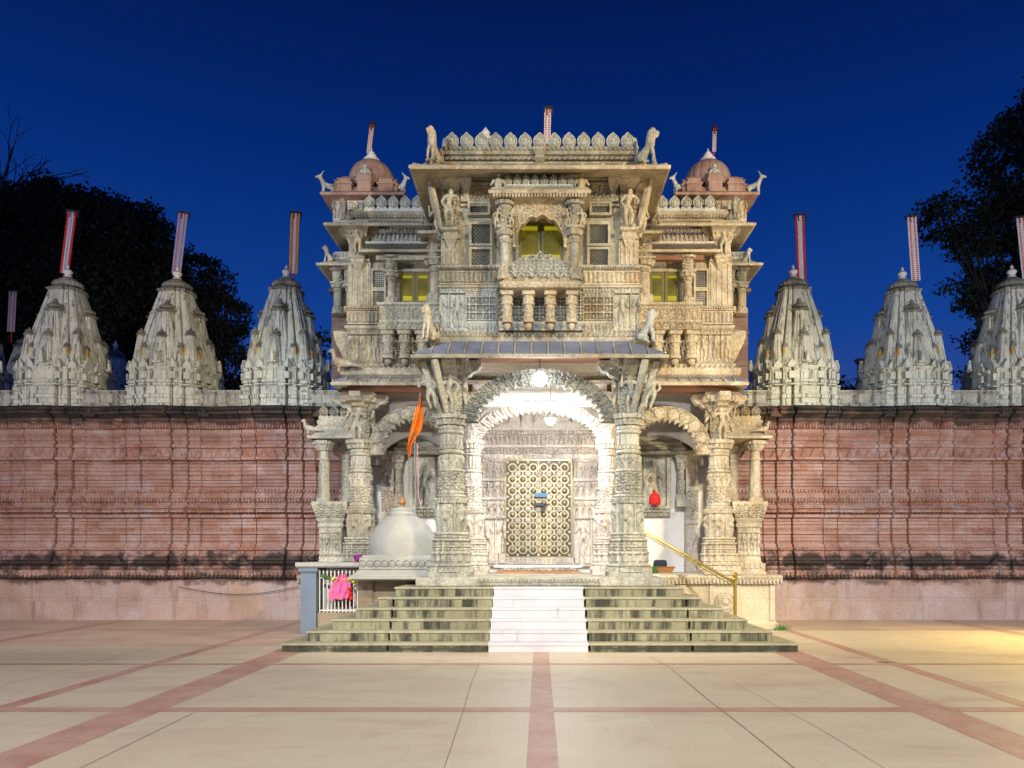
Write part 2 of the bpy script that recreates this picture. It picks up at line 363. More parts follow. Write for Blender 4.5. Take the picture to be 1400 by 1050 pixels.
def carve(mb, x0, x1, z0, z1, y, bands, res=.0135, seed=0, back=.07, facet=None, ztop=None):
    """relief slab facing -y; bands from bottom to top: (weight, kind, offset, depth)"""
    nx = max(2, int((x1 - x0) / res) + 1); u = np.linspace(x0, x1, nx)
    tot = sum(b[0] for b in bands); zs = []; ys = []; z = z0; fac = facet(u) if facet else np.zeros(nx)
    for i, (w, kind, off, dep) in enumerate(bands):
        h = (z1 - z0) * w / tot; nz = max(2, int(h / (res if kind != 'flat' else .12)) + 1)
        v = np.linspace(0, 1, nz); U, V = np.meshgrid(u - x0, v, indexing='ij')
        o = off if not isinstance(off, tuple) else off[0] + (off[1] - off[0]) * V
        ys.append(y - .004 - o - dep * 1.4 * K(kind, U, V, h, seed + i) - fac[:, None]); zs.append(z + h * v); z += h
    zz = np.concatenate(zs); yy = np.concatenate(ys, 1)
    up = np.concatenate([u[:1], u, u[-1:]]); zp = np.concatenate([zz[:1], zz, zz[-1:]])
    Yp = np.pad(yy, 1, mode='edge'); Yp[0] = Yp[-1] = y + back; Yp[:, 0] = Yp[:, -1] = y + back
    P = np.stack([np.repeat(up[:, None], len(zp), 1), Yp, np.repeat(zp[None], len(up), 0)], -1)
    if ztop is not None:
        k = (ztop(up) - z0) / (z1 - z0); P[..., 2] = z0 + (P[..., 2] - z0) * k[:, None]
    mb.grid(P[::-1]); return mb
def plan(kind, th):
    c, s = np.abs(np.cos(th)) + 1e-9, np.abs(np.sin(th)) + 1e-9
    if kind == 'sq': return np.minimum(1 / c, 1 / s)
    if kind == 'red': return np.maximum.reduce([np.minimum(a / c, b / s) for a, b in ((1.08, .52), (.9, .76), (.76, .9), (.52, 1.08))])
    if kind == 'oct':
        t = (th + PI / 8) % (PI / 4) - PI / 8; return 1 / np.cos(t)
    return np.ones_like(th)
def column(bands, nth=96, dz=.014, seed=0):
    """bands bottom to top: (z0, z1, r0, r1, plan, kind, depth, bulge)"""
    th = np.linspace(0, 2 * PI, nth, endpoint=False) + PI / nth; rings = []
    for i, (z0, z1, r0, r1, pl, kind, dep, bul) in enumerate(bands):
        nz = max(2, int((z1 - z0) / dz) + 1) if (kind != 'flat' or bul or r0 != r1) else 2
        for v in np.linspace(0, 1, nz):
            H = z1 - z0; per = 2 * PI * max(r0, .01); n = 8
            u = th / (2 * PI) * per
            if kind in ('fig', 'figs'):
                w = H * (.52 if kind == 'fig' else .42); k = max(4, round(per / w)); u = th / (2 * PI) * k * w
            r = (r0 + (r1 - r0) * v + bul * math.sin(PI * v)) * plan(pl, th) + dep * 1.35 * K(kind, u, np.full_like(u, v), H, seed + i)
            rings.append(np.stack([r * np.cos(th), r * np.sin(th), np.full(nth, z0 + (z1 - z0) * v)], -1))
    return MB().loft(rings)
def arch(mb, cx, zs, w, h, th, y0, y1, lobes, kind='foli', depth=.03, scal=.06, n=220, power=1.0, seed=0):
    t = np.linspace(0, PI, n); ca, sa = np.cos(t), np.sin(t) ** power
    rad = np.linspace(0, 1, 16); sc = scal * (1 - np.abs(np.sin(t * lobes)))   # cusps point inwards
    rows = []
    for k, f in enumerate(rad):
        e = (f * th - sc * (1 - f)); u = t * (w + th * .5)
        yy = y0 - depth * K(kind, u, np.full_like(u, f), th, seed) - (.02 if f > .9 else 0)
        rows.append(np.stack([cx - ca * (w + e), yy, zs + sa * (h + e)], -1))
    bo = np.stack([cx - ca * (w + th), np.full(n, y1), zs + sa * (h + th)], -1); bi = np.stack([cx - ca * (w - sc), np.full(n, y1), zs + sa * (h - sc)], -1)
    P = np.stack(rows + [bo, bi]); mb.grid(P, wrap_u=True)
    for j in (0, n - 1): mb.fan(P[:, j] if j else P[::-1, j])
    return mb
def eave(mb, x0, x1, y0, y1, over, zlip, rise, thick=.07, lip=.06, ribs=.0):
    mb.rect(x0, x1, y0, y1, [(0, zlip + rise - thick), (over - .05, zlip + .0), (over - .04, zlip - .012), (over, zlip - .012), (over + .012, zlip + lip * .5), (over, zlip + lip), (over - .06, zlip + lip + .012)], caps=False)
    mb.rect(x0, x1, y0, y1, [(over - .06, zlip + lip + .012), (0, zlip + rise + .03)], caps=False)
    return mb
def merlon_mesh(w, h, mat, name='merlon'):
    R = w * .47; th = np.linspace(0, 2 * PI, 40, endpoint=False); d = np.abs((th - PI / 2 + PI) % (2 * PI) - PI)
    out = R * (1 + .32 * np.exp(-(d / .26) ** 2)); cz = h * .53
    m = MB(); rings = []
    rel = [(1., .05), (1., -.0), (.92, -.03), (.86, -.03), (.82, .0), (.70, -.0), (.62, -.03), (.5, -.045), (.40, -.01), (.28, -.02), (.18, -.05), (.05, -.06)]
    for f, y in rel:
        mod = 1 if f > .65 or f < .3 else 1 + .09 * np.cos(8 * th)
        rings.append(np.stack([out * f * mod * np.cos(th), np.full(40, y), cz + out * f * mod * np.sin(th)], -1))
    m.loft(rings); m.box(-w * .5, w * .5, -.01, .05, 0, h * .16); m.prism([(-w * .5, h * .15), (w * .5, h * .15), (w * .2, h * .45), (-w * .2, h * .45)], -.0, .045)
    return m.mesh(name, mat)
def dentils(mb, x0, x1, y, z0, z1, pitch, dep):
    n = max(1, int((x1 - x0) / pitch)); p = (x1 - x0) / n
    for i in range(n): mb.box(x0 + p * (i + .2), x0 + p * (i + .8), y - dep, y + .01, z0, z1)
    return mb

# figures and beasts
def figure_bones(h, pose=0):
    s = h; fl = -1 if pose % 2 else 1; lift = [.55, .95, .72, .86][pose % 4]
    P = lambda x, z, y=0: (x * s * fl, y * s, z * s)
    return [(P(.02, .87), .066 * s, P(.02, .91), .058 * s), (P(.02, .95), .045 * s, P(.02, 1.0), .02 * s), (P(0, .80), .035 * s, P(.01, .84), .035 * s), (P(-.09, .77), .05 * s, P(.09, .77), .05 * s), (P(0, .75), .088 * s, P(-.03, .6), .062 * s),
            (P(-.03, .58), .064 * s, P(-.045, .5), .095 * s), (P(-.1, .49), .065 * s, P(-.10, .27, -.03), .05 * s), (P(-.10, .27, -.03), .048 * s, P(-.08, .03), .034 * s), (P(-.08, .02), .034 * s, P(-.09, .015, -.08), .024 * s),
            (P(.0, .49), .065 * s, P(.07, .28, -.05), .05 * s), (P(.07, .28, -.05), .048 * s, P(.04, .03), .034 * s), (P(.04, .02), .034 * s, P(.06, .015, -.08), .024 * s),
            (P(-.13, .76), .042 * s, P(-.21, .63, -.01), .034 * s), (P(-.21, .63, -.01), .033 * s, P(-.15, .5, -.08), .027 * s), (P(.13, .76), .042 * s, P(.22, .66, -.03), .034 * s), (P(.22, .66, -.03), .033 * s, P(.19, lift, -.08), .027 * s)]
def lion_bones(s):
    # seated guardian, nose towards -y, upright chest
    B = []
    for sx in (-1, 1):
        B += [((sx * .10 * s, -.18 * s, .48 * s), .075 * s, (sx * .11 * s, -.25 * s, .22 * s), .055 * s), ((sx * .11 * s, -.25 * s, .22 * s), .052 * s, (sx * .11 * s, -.25 * s, .05 * s), .048 * s), ((sx * .11 * s, -.25 * s, .04 * s), .05 * s, (sx * .11 * s, -.33 * s, .035 * s), .042 * s),
              ((sx * .13 * s, .22 * s, .17 * s), .13 * s, (sx * .15 * s, .02 * s, .17 * s), .085 * s), ((sx * .15 * s, .02 * s, .15 * s), .07 * s, (sx * .15 * s, .06 * s, .05 * s), .05 * s), ((sx * .15 * s, .06 * s, .04 * s), .05 * s, (sx * .15 * s, -.06 * s, .035 * s), .042 * s),
              ((sx * .075 * s, -.20 * s, .97 * s), .035 * s, (sx * .09 * s, -.19 * s, 1.02 * s), .018 * s)]
    B += [((0, .24 * s, .2 * s), .15 * s, (0, -.03 * s, .42 * s), .145 * s), ((0, -.03 * s, .42 * s), .145 * s, (0, -.13 * s, .55 * s), .16 * s), ((0, -.13 * s, .6 * s), .17 * s, (0, -.15 * s, .80 * s), .165 * s), ((0, -.17 * s, .86 * s), .16 * s, (0, -.21 * s, .92 * s), .13 * s),
          ((0, -.30 * s, .88 * s), .085 * s, (0, -.40 * s, .86 * s), .065 * s), ((0, -.30 * s, .79 * s), .06 * s, (0, -.37 * s, .77 * s), .045 * s), ((0, .30 * s, .12 * s), .045 * s, (.1 * s, .42 * s, .2 * s), .035 * s), ((.1 * s, .42 * s, .2 * s), .035 * s, (.06 * s, .36 * s, .5 * s), .03 * s), ((.06 * s, .36 * s, .5 * s), .04 * s, (.04 * s, .3 * s, .56 * s), .035 * s)]
    return B
# ================================================================== THE SETTING
def ground():
    m, N, b = newmat('sandstone_paving'); L = N.nt.links
    pos = N('NewGeometry').outputs['Position']
    mp = N('Mapping', {'Vector': pos, 'Scale': (.55, 1.5, 1.)})
    n1 = N('TexNoise', {'Vector': mp.outputs[0], 'Scale': 1.1, 'Detail': 8., 'Roughness': .62, 'Distortion': .5}).outputs[0]
    c = N.ramp(n1, [(.28, (.49, .36, .285)), (.44, (.59, .49, .37)), (.58, (.61, .535, .40)), (.72, (.55, .415, .325))])
    sp = N('SeparateXYZ', {0: pos})
    br = N('TexBrick', {'Vector': pos, 'Color1': (0, 0, 0, 1), 'Color2': (1, 1, 1, 1), 'Mortar': (.5, .5, .5, 1), 'Scale': 1., 'Mortar Size': .0025, 'Brick Width': 1.05, 'Row Height': .62}, offset=.43)
    c = N.mix(N.math('MULTIPLY', br.outputs[0], .32), c, (.53, .41, .325))
    mp2 = N('Mapping', {'Vector': pos, 'Scale': (1., 7., 1.)})
    n4 = N('TexNoise', {'Vector': mp2.outputs[0], 'Scale': 2.2, 'Detail': 6., 'Roughness': .65}).outputs[0]
    c = N.mix(N.math('MULTIPLY', N.ramp(n4, [(.45, 0.), (.7, 1.)]), .25), c, (.50, .49, .375))
    # scuffs and old spills
    n8 = N('TexNoise', {'Vector': pos, 'Scale': .9, 'Detail': 9., 'Roughness': .75, 'Distortion': 1.}).outputs[0]
    c = N.mix(N.math('MULTIPLY', N.ramp(n8, [(.54, 0.), (.66, 1.)]), .3), c, (.36, .27, .20))
    n9 = N('TexNoise', {'Vector': pos, 'Scale': 13., 'Detail': 6., 'Roughness': .8}).outputs[0]
    c = N.mix(N.math('MULTIPLY', N.ramp(n9, [(.62, 0.), (.72, 1.)]), .35), c, (.30, .22, .16))
    n3 = N('TexNoise', {'Vector': pos, 'Scale': 55., 'Detail': 4.}).outputs[0]
    c = N.mix(1., c, N.ramp(n3, [(.3, .88), (.7, 1.10)]), 'MULTIPLY')
    c = N.mix(N.math('MULTIPLY', br.outputs[1], .42), c, (.30, .23, .17))
    L.new(c, b.inputs['Base Color'])
    L.new(N.ramp(n1, [(.3, .42), (.7, .6)]), b.inputs['Roughness'])
    bp = N('Bump', {'Height': N.math('ADD', N.math('MULTIPLY', n3, .3), n1), 'Strength': .12, 'Distance': .02}); L.new(bp.outputs[0], b.inputs['Normal'])
    struct('ground', MB().grid([[(-150, -60, 0), (150, -60, 0)], [(-150, 300, 0), (150, 300, 0)]]), m)
    red = stone('red_paving_band', [(.40, .205, .165), (.46, .27, .215), (.50, .33, .265)], dark=(.2, .1, .08), streak=.2, scale=1.5, stain=((.52, .39, .30), .7), rough=.55, bump=.12, fine=.12)
    z = .002; s = MB()
    ys = (-20, 12.0)
    for xc, w, y1 in ((0.02, .24, 12.0), (-4.0, .47, 15.6), (3.92, .47, 15.6), (-5.45, .2, 17.8), (5.02, .2, 17.8), (-9.6, .3, 17.8), (9.3, .3, 17.8)):
        s.add([(xc - w / 2, -20, z), (xc + w / 2, -20, z), (xc + w / 2, y1, z), (xc - w / 2, y1, z)], [(0, 1, 2, 3)])
    st = struct('ground_band', s, red)
    t = MB(); z = .003
    for y, w in ((10.74, .13), (7.63, .2), (4.2, .22), (1.0, .22)):
        t.add([(-18, y - w / 2, z), (18, y - w / 2, z), (18, y + w / 2, z), (-18, y + w / 2, z)], [(0, 1, 2, 3)])
    for x0, x1 in ((-18, -4.2), (4.2, 18)): 
        for y, w in ((15.5, .08),):
            t.add([(x0, y - w / 2, z), (x1, y - w / 2, z), (x1, y + w / 2, z), (x0, y + w / 2, z)], [(0, 1, 2, 3)])
    struct('ground_cross_band', t, red)
    ap = MB(); z = .001  # ground strips by the walls, with their dim low light put into the colour
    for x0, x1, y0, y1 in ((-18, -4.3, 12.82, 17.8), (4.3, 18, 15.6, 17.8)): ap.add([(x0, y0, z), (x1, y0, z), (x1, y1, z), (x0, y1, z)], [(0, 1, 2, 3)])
    struct('ground_dim_tone', ap, stone('dim_light_paving', [(.47, .325, .25), (.54, .40, .31), (.57, .455, .35)], dark=(.2, .13, .1), streak=.2, scale=1.2, rough=.55, bump=.12, fine=.12, blocks=None))
    j = MB(); z = .004
    def seam(pts, w):
        for (a, b_) in zip(pts, pts[1:]):
            j.add([(a[0] - w, a[1], z), (a[0] + w, a[1], z), (b_[0] + w, b_[1], z), (b_[0] - w, b_[1], z)], [(0, 1, 2, 3)])
    seam([(-.86, 10.9), (-.82, 9.0), (-.76, 7.5), (-.70, 5.6), (-.6, 2)], .0028)
    seam([(1.66, 11.5), (1.78, 10.4), (1.80, 8.2), (1.84, 6.8), (1.9, 3)], .004)
    seam([(2.35, 9.3), (2.42, 8.0), (2.5, 6.9), (2.55, 3)], .002)
    seam([(4.9, 10.95), (5.0, 10.85)], .09); seam([(-3.4, 7.5), (-3.3, 3)], .003); seam([(-6.4, 12.6), (-6.35, 7.7)], .003); seam([(7.1, 12.6), (7.2, 7.7)], .003)
    struct('ground_seam', j, plain('dark_joint', (.17, .13, .10), .9), smooth=0)
ground()

# ================================================================== STEPS
st = thing('staircase', 'wide stone steps with mossy risers and a white painted middle strip below the temple door', 'steps', (0, 12, 0))
r6 = .965 / 6
for k in range(6):
    y0 = 12 + .28 * k; ins = .325 * k; xl, xr = -4.1 + ins, 4.08 - ins; z1 = .14 + .165 * k; z0 = 0 if k == 0 else z1 - .165
    yb = 15.58; jx = -2.42 - .03 * k, 2.40 + .03 * k
    s = MB(); tr = MB(); gap = .006
    for a, b_ in ((xl, jx[0] - gap), (jx[0] + gap, -.825), (.775, jx[1] - gap), (jx[1] + gap, xr)):
        if b_ - a < .05: continue
        s = MB(); tr = MB()
        s.box(a + .025, b_ - (.0), y0 + .02, yb - .002 * k, z0, z1 - .035)
        tr.rect(a + .012, b_ - .004, y0 + .012, yb + .01 - .002 * k, [(0, z1 - .037), (.012, z1 - .03), (.012, z1 - .01), (.004, z1)])
        o = part('step', s, M['step'], st); part('tread', tr, M['step_top'], o)
    w = MB(); w.rect(-.81, .762, y0 + .012, yb + .015 - .002 * k, [(0, z0 + .001), (0, z1 - .04), (.012, z1 - .035), (.012, z1 - .004), (.006, z1 + .004)])
    part('white_step', w, M['white_step'], st)
# ================================================================== THE TEMPLE
T = thing('temple', 'carved pale marble temple gateway with projecting porch, balconies and two domed side towers', 'temple', (0, 15.6, 0))
FLOOR = 1.12
# podium
for mir in (False, True):
    pm = MB()
    pm.rect(1.9, 4.86, 15.72, 18.0, [(.06, 0), (.06, .1), (.03, .12), (0, .17), (0, .92), (.02, .93)])
    pm.box(2.72, 3.02, 15.66, 15.74, .17, .9); pm.box(3.5, 3.58, 15.68, 15.74, .17, .9)
    pm.box(4.05, 4.14, 15.68, 15.74, .17, .9); pm.box(4.75, 4.85, 15.685, 15.74, .17, .9)
    po = part('podium', pm, M['podium'] if not mir else M['podium_grey'], T, mir)
    md = MB().rect(1.9, 4.86, 15.72, 18.0, [(.0, .93), (.05, .94), (.09, 1.0), (.12, 1.02), (.12, 1.10), (.08, FLOOR)])
    carve(md, 2.15, 4.98, .92, 1.03, 15.645, [(1, 'fringe', 0, .035)], res=.012)
    carve(md, 2.15, 4.98, 1.03, 1.10, 15.598, [(1, 'bead', 0, .016)], res=.012)
    part('moulding', md, M['marble_warm'] if not mir else M['marble'], po, mir)
    ro = MB(); th = np.linspace(0, 2 * PI, 48, endpoint=False)
    ro.loft([np.stack([3.83 + r * np.cos(th) * m_, np.full(48, y), .55 + r * np.sin(th) * m_], -1) for r, y, m_ in
             [(.22, 15.72, 1), (.22, 15.69, 1), (.19, 15.68, 1), (.18, 15.70, 1), (.15, 15.70, 1), (.14, 15.675, 1 + .06 * np.cos(12 * th)), (.09, 15.68, 1), (.08, 15.70, 1), (.05, 15.67, 1), (.01, 15.66, 1)]])
    part('rosette', ro, M['marble_warm'], po, mir)
fl = MB().rect(-2.1, 2.1, 13.62, 15.9, [(0, .9), (0, .97), (.03, 1.0), (.03, 1.07), (0, FLOOR)])
carve(fl, -2.12, 2.12, .975, 1.10, 13.6, [(.5, 'bead', 0, .02), (.6, 'fringe', .0, .03)], res=.012)
for sx in (-1, 1): fl.rect(sx * 1.64 - .55, sx * 1.64 + .55, 13.56, 14.6, [(0, .965), (.02, .985), (.02, 1.08), (0, FLOOR + .01)])
part('floor', fl, M['marble_grey'], T)
hf = MB().box(-4.3, 4.3, 15.7, 18, 1.0, FLOOR + .002); part('hall_floor', hf, M['marble_white'], T)

# columns -------------------------------------------------
def porch_bands(a=0., full=True):
    B = [(0, .10, .40, .40, 'sq', 'flat', 0, 0), (.10, .19, .36, .35, 'red', 'petal', .03, 0), (.19, .25, .34, .34, 'red', 'flat', 0, .025), (.25, .42, .315, .30, 'red', 'dent', .02, 0),
         (.42, .47, .33, .33, 'red', 'flat', 0, .015), (.47, .66, .285, .275, 'red', 'grid', .03, 0), (.66, .71, .30, .30, 'red', 'flat', 0, .02), (.71, .78, .26, .26, 'red', 'bead', .025, 0), (.78, .83, .29, .28, 'red', 'flat', 0, .012),
         (.83, 1.36, .225, .235, 'red', 'fig', .06, 0), (1.36, 1.46, .26, .285, 'oct', 'petal', .03, 0), (1.46, 1.52, .27, .25, 'cir', 'flat', 0, .03),
         (1.52, 1.60, .215, .215, 'cir', 'bead', .02, 0), (1.60, 1.93, .20, .20, 'oct', 'foli', .035, 0), (1.93, 1.99, .225, .225, 'cir', 'flat', 0, .025), (1.99, 2.27, .185, .185, 'oct', 'figs', .045, 0),
         (2.27, 2.33, .22, .22, 'cir', 'flat', 0, .02), (2.33, 2.42, .195, .195, 'cir', 'dent', .02, 0), (2.42, 2.64, .18, .18, 'cir', 'flute', .02, 0), (2.64, 2.70, .21, .21, 'cir', 'flat', 0, .02), (2.70, 2.80, .185, .2, 'cir', 'bead', .02, 0),
         (2.80, 2.91, .22, .25, 'oct', 'petal', .03, 0), (2.91, 2.99, .27, .27, 'red', 'flat', 0, .0)]
    if full:
        B += [(2.99, 3.72, .165, .165, 'red', 'foli', .025, 0)]
    return B
colmesh = column(porch_bands()).mesh('column', M['marble_grey'])
def recol(me, mat):
    c = me.copy(); c.materials.clear(); c.materials.append(mat); return c
col_outer_R = recol(colmesh, M['marble_warm']); col_outer_L = recol(colmesh, M['marble']); col_white = recol(colmesh, M['marble_white'])
# capital: cross of curled brackets
def capital_mesh(mat):
    m = MB().rect(-.17, .17, -.17, .17, [(.0, 0), (.03, .03), (.03, .06), (.0, .08)])
    m.rect(-.2, .2, -.2, .2, [(0, .08), (.10, .17), (.12, .20), (.12, .24), (.14, .25), (.14, .30)])
    pr = [(.15, -.12), (.22, -.10), (.27, -.02), (.36, .0), (.40, .06), (.50, .09), (.53, .15), (.56, .17), (.56, .27), (.15, .27)]
    for q in range(4):
        a = MB().prism(pr, -.11, .11); a.prism([(.16, -.1), (.24, -.06), (.30, .04), (.40, .1), (.46, .2), (.2, .2)], -.13, .13)
        m.join(a, (0, 0, 0), rot=q * PI / 2)
    for q in (0, 1, 2, 3):
        b_ = MB(); carve(b_, -.24, .24, .10, .24, -.33, [(1, 'petal', 0, .03)], res=.012); m.join(b_, (0, 0, 0), rot=q * PI / 2)
    return m.mesh('capital', mat)
cap_g, cap_w, cap_m = capital_mesh(M['marble_grey']), capital_mesh(M['marble_warm']), capital_mesh(M['marble'])
figs = [blob('statue', figure_bones(.74, k), .011, M['marble_grey']) for k in range(4)]
figs_w = [recol(f, M['marble_warm']) for f in figs]; figs_m = [recol(f, M['marble']) for f in figs]
def place_col(x, y, z, me, capme, fm, sz=1., sxy=1., k=0, capital=True, statues=True):
    c = link('column', me, T, (x, y - 15.6, z), (0, 0, 0), (sxy, sxy, sz))
    if capital: link('capital', capme, c, (0, 0, 3.72))
    if statues:
        link('statue', fm[k % 4], c, (0, -.25, 2.99)); link('statue', fm[(k + 1) % 4], c, (-.25 if x > 0 else .25, 0, 2.99), (0, 0, -PI / 2 if x > 0 else PI / 2))
        link('statue', fm[(k + 2) % 4], c, (.25 if x > 0 else -.25, 0, 2.99), (0, 0, PI / 2 if x > 0 else -PI / 2))
    return c
for i, sx in enumerate((-1, 1)):
    place_col(sx * 1.64, 14.1, FLOOR, colmesh, cap_g, figs, 1.0, 1.0, k=i)
    place_col(sx * 3.76, 15.98, FLOOR, (col_outer_L, col_outer_R)[i], (cap_m, cap_w)[i], (figs_m, figs_w)[i], .935, 1.0, k=2 + i)
    place_col(sx * 1.42, 15.98, FLOOR, col_white, cap_w, figs_w, .935, .86, k=i, statues=False)
    # pilasters along the back wall of the hall
    pl = MB(); carve(pl, 3.34, 3.62, FLOOR, 3.9, 17.4, [(.3, 'flat', .04, 0), (.2, 'dent', .02, .02), (.7, 'fig', 0, .04), (.12, 'bead', .03, .02), (.7, 'foli', 0, .04), (.12, 'bead', .03, .02), (.7, 'fig', 0, .04), (.2, 'petal', .05, .03)], res=.014, back=.2, seed=3)
    part('pilaster', pl, M['marble_white'], T, sx < 0)

# porch arches --------------------------------------------
part('arch', arch(MB(), 0, 3.98, 1.19, .73, .25, 14.03, 14.2, 22, 'foli', .05, .055, power=1.05), M['arch_grey'], T)
a2 = arch(MB(), 0, 3.80, 1.24, .74, .24, 15.90, 16.08, 30, 'petal', .05, .06, power=1.05)
for sx in (-1, 1):
    a2.lathe([(.0, 0), (.12, .02), (.15, .1), (.1, .2), (.13, .26), (.02, .34)], (sx * 1.36, 15.95, 3.66), 16)
part('arch', a2, M['marble_white'], T, label='white cusped inner arch before the door')
for mir in (False, True):
    aa = arch(MB(), 2.62, 3.62, .70, .74, .27, 15.9, 16.08, 18, 'ros', .05, .06, power=.9)
    part('arch', aa, M['marble_warm'] if not mir else M['marble'], T, mir)
# beams and ceilings --------------------------------------
bm = MB().box(-1.80, 1.80, 13.9, 14.3, 5.14, 5.28)
for sx in (-1, 1): bm.box(sx * 1.64 - .16, sx * 1.64 + .16, 14.3, 15.7, 5.14, 5.28)
part('beam', bm, M['timber'], T)
cl = MB().box(-1.52, 1.52, 13.98, 15.72, 5.285, 5.34); cl.box(-4.2, 4.2, 15.72, 17.8, 5.08, 5.14)
part('ceiling', cl, M['marble_white'], T)
hb = MB().box(-4.1, 4.1, 15.86, 16.1, 4.93, 5.075); part('beam', hb, M['timber'], T)
lw = MB()
carve(lw, -1.40, 1.40, 4.62, 5.13, 15.86, [(.2, 'flat', .03, 0), (.3, 'flat', 0, 0), (.12, 'flat', .05, 0), (.4, 'flat', .01, 0)], back=.1)
part('lintel', lw, M['plaster'], T)
bw = MB().box(-4.2, 4.2, 17.62, 17.9, FLOOR, 5.08)
part('back_wall', bw, M['plaster'], T)
for mir in (False, True):
    part('side_wall', MB().box(4.05, 4.2, 16.9, 17.62, FLOOR, 5.07), M['grey_paint'], T, mir)
    # vaulted plaster coving above the niche wall
    part('inner_arch', arch(MB(), 2.85, 3.55, .78, .62, .5, 17.3, 17.6, 1, 'flat', 0, 0, power=.9), M['grey_paint'], T, mir)

# ------------------------------------------------ the door and its carved frame
DY = 17.5
D = None
jm = MB()
for sx in (-1, 1):
    xa, xb = sorted((sx * X(784 - 738 + 738, DY) , sx * X(822, DY)))
    carve(jm, xa, xb, FLOOR + .14, Z(628, DY), DY, [(.35, 'dent', .06, .04), (.9, 'fig', .0, .09), (.1, 'bead', .05, .03), (.42, 'figs', .0, .07), (.08, 'flat', .05, 0), (.42, 'figs', .0, .07), (.08, 'flat', .05, 0), (.42, 'figs', 0, .07), (.08, 'bead', .03, .02)], res=.013, seed=5 + sx, back=.12)
    xc, xd = sorted((sx * X(822, DY), sx * X(831, DY)))
    carve(jm, xc, xd, FLOOR, Z(628, DY), DY - .06, [(1, 'foli', 0, .03)], res=.014, back=.2)
carve(jm, -1.55, 1.55, Z(628, DY), Z(586, DY), DY - .02, [(.2, 'bead', .03, .02), (.25, 'foli', .0, .05), (.1, 'flat', .08, 0), (.42, 'figs', .0, .07), (.15, 'petal', .10, .04), (.1, 'flat', .12, 0)], res=.013, seed=9, back=.15)
for i in range(9):
    x = -1.15 + i * .2875; h = .34 + .34 * (1 - abs(x) / 1.3)
    z0 = Z(586, DY) - .02
    jm.loft([[(x - w, DY - d, z0 + z), (x + w, DY - d, z0 + z), (x + w, DY + .1, z0 + z), (x - w, DY + .1, z0 + z)] for w, d, z in ((.15, .08, 0), (.15, .08, h * .3), (.12, .06, h * .32), (.12, .06, h * .55), (.08, .05, h * .58), (.09, .04, h * .75), (.01, .0, h))])
jm.box(-.86, .86, DY - .22, DY, FLOOR, 1.30); jm.box(-.8, .8, DY - .12, DY, 1.30, 1.46)
carve(jm, -.84, .84, 1.14, 1.28, DY - .22, [(1, 'foli', 0, .03)], res=.013); carve(jm, -.78, .78, 1.31, 1.45, DY - .12, [(1, 'petal', 0, .03)], res=.013)
df = part('door_frame', jm, M['marble_white'], T)
dl, dr, dt, db = X(690, DY), X(782.5, DY), Z(628, DY), Z(763, DY)
DP = T
door = part('door', MB().box(dl, dr, DY - .02, DY + .05, db, dt), M['door_dark'], T)
fr = MB()
W_ = dr - dl; H_ = dt - db
for xx in (dl + .02, dr - .02): fr.box(xx - .02, xx + .02, DY - .05, DY - .02, db, dt)
for zz in (db + .02, dt - .02): fr.box(dl + .041, dr - .041, DY - .05, DY - .02, zz - .02, zz + .02)
fr.box(-.012 + (dl + dr) / 2, .012 + (dl + dr) / 2, DY - .04, DY - .02, db + .041, dt - .041)
part('door_edging', fr, M['gold'], door)
nx, nz = 6, 8; px_ = (W_ - .12) / nx; pz_ = (H_ - .12) / (nz + .0)
bos = MB(); ros = MB(); lat = MB(); studs = []; roses = []
th = np.linspace(0, 2 * PI, 20, endpoint=False)
def disc(mb, cx, cz, prof, n=20, mod=None):
    th = np.linspace(0, 2 * PI, n, endpoint=False); mo = mod(th) if mod else 1
    mb.loft([np.stack([cx + r * np.cos(th) * mo, np.full(n, DY - y), cz + r * np.sin(th) * mo], -1) for r, y in prof])
for i in range(nx):
    for j in range(nz):
        cx, cz = dl + .06 + px_ * (i + .5), db + .06 + pz_ * (j + .5)
        disc(lat, cx, cz, [(.106, .021), (.104, .036), (.09, .036), (.088, .022)], 24)
        studs.append((cx, cz))
        for sx, sz in ((1, 0), (0, 1)):
            if sx and i < nx - 1: lat.box(cx + .105, cx + px_ - .105, DY - .036, DY - .02, cz - .016, cz + .016)
            if sz and j < nz - 1: lat.box(cx - .016, cx + .016, DY - .036, DY - .02, cz + .105, cz + pz_ - .105)
for i in range(nx + 1):
    for j in range(nz + 1):
        cx, cz = dl + .06 + px_ * i, db + .06 + pz_ * j
        if dl + .03 < cx < dr - .03 and db + .03 < cz < dt - .03 and 0 < i < nx and 0 < j < nz:
            roses.append((cx, cz)) if (i, j) != (1, 1) else None
            if (i, j) == (1, 1): r0 = (cx, cz); disc(ros, cx, cz, [(.066, .021), (.066, .04), (.05, .045), (.047, .028), (.036, .028), (.028, .055), (.012, .05), (.004, .06)], 16, lambda t: 1 + .1 * np.cos(8 * t))
        else:
            cxx = min(max(cx, dl + .07), dr - .07); czz = min(max(cz, db + .07), dt - .07)
            disc(lat, cxx, czz, [(.032, .021), (.032, .04), (.004, .05)], 10)
part('lattice', lat, M['door_light'], door); disc(bos, studs[0][0], studs[0][1], [(.068, .022), (.066, .045), (.052, .07), (.03, .084), (.005, .088)])
o = part('stud', bos, M['gold'], door); o2 = part('rosette', ros, M['door_light'], door)
for lst, ob, c0 in ((studs[1:], o, studs[0]), (roses, o2, r0)):
    for cx, cz in lst: link(ob.name.split('.')[0], ob.data, door, (cx - c0[0], 0, cz - c0[1]))
part('bolt', MB().box(-.14, .10, DY - .12, DY - .09, Z(692, DY), Z(688, DY)).tube([(-.1, DY - .1, Z(690, DY)), (.2, DY - .1, Z(690, DY))], .018), M['black'], door)
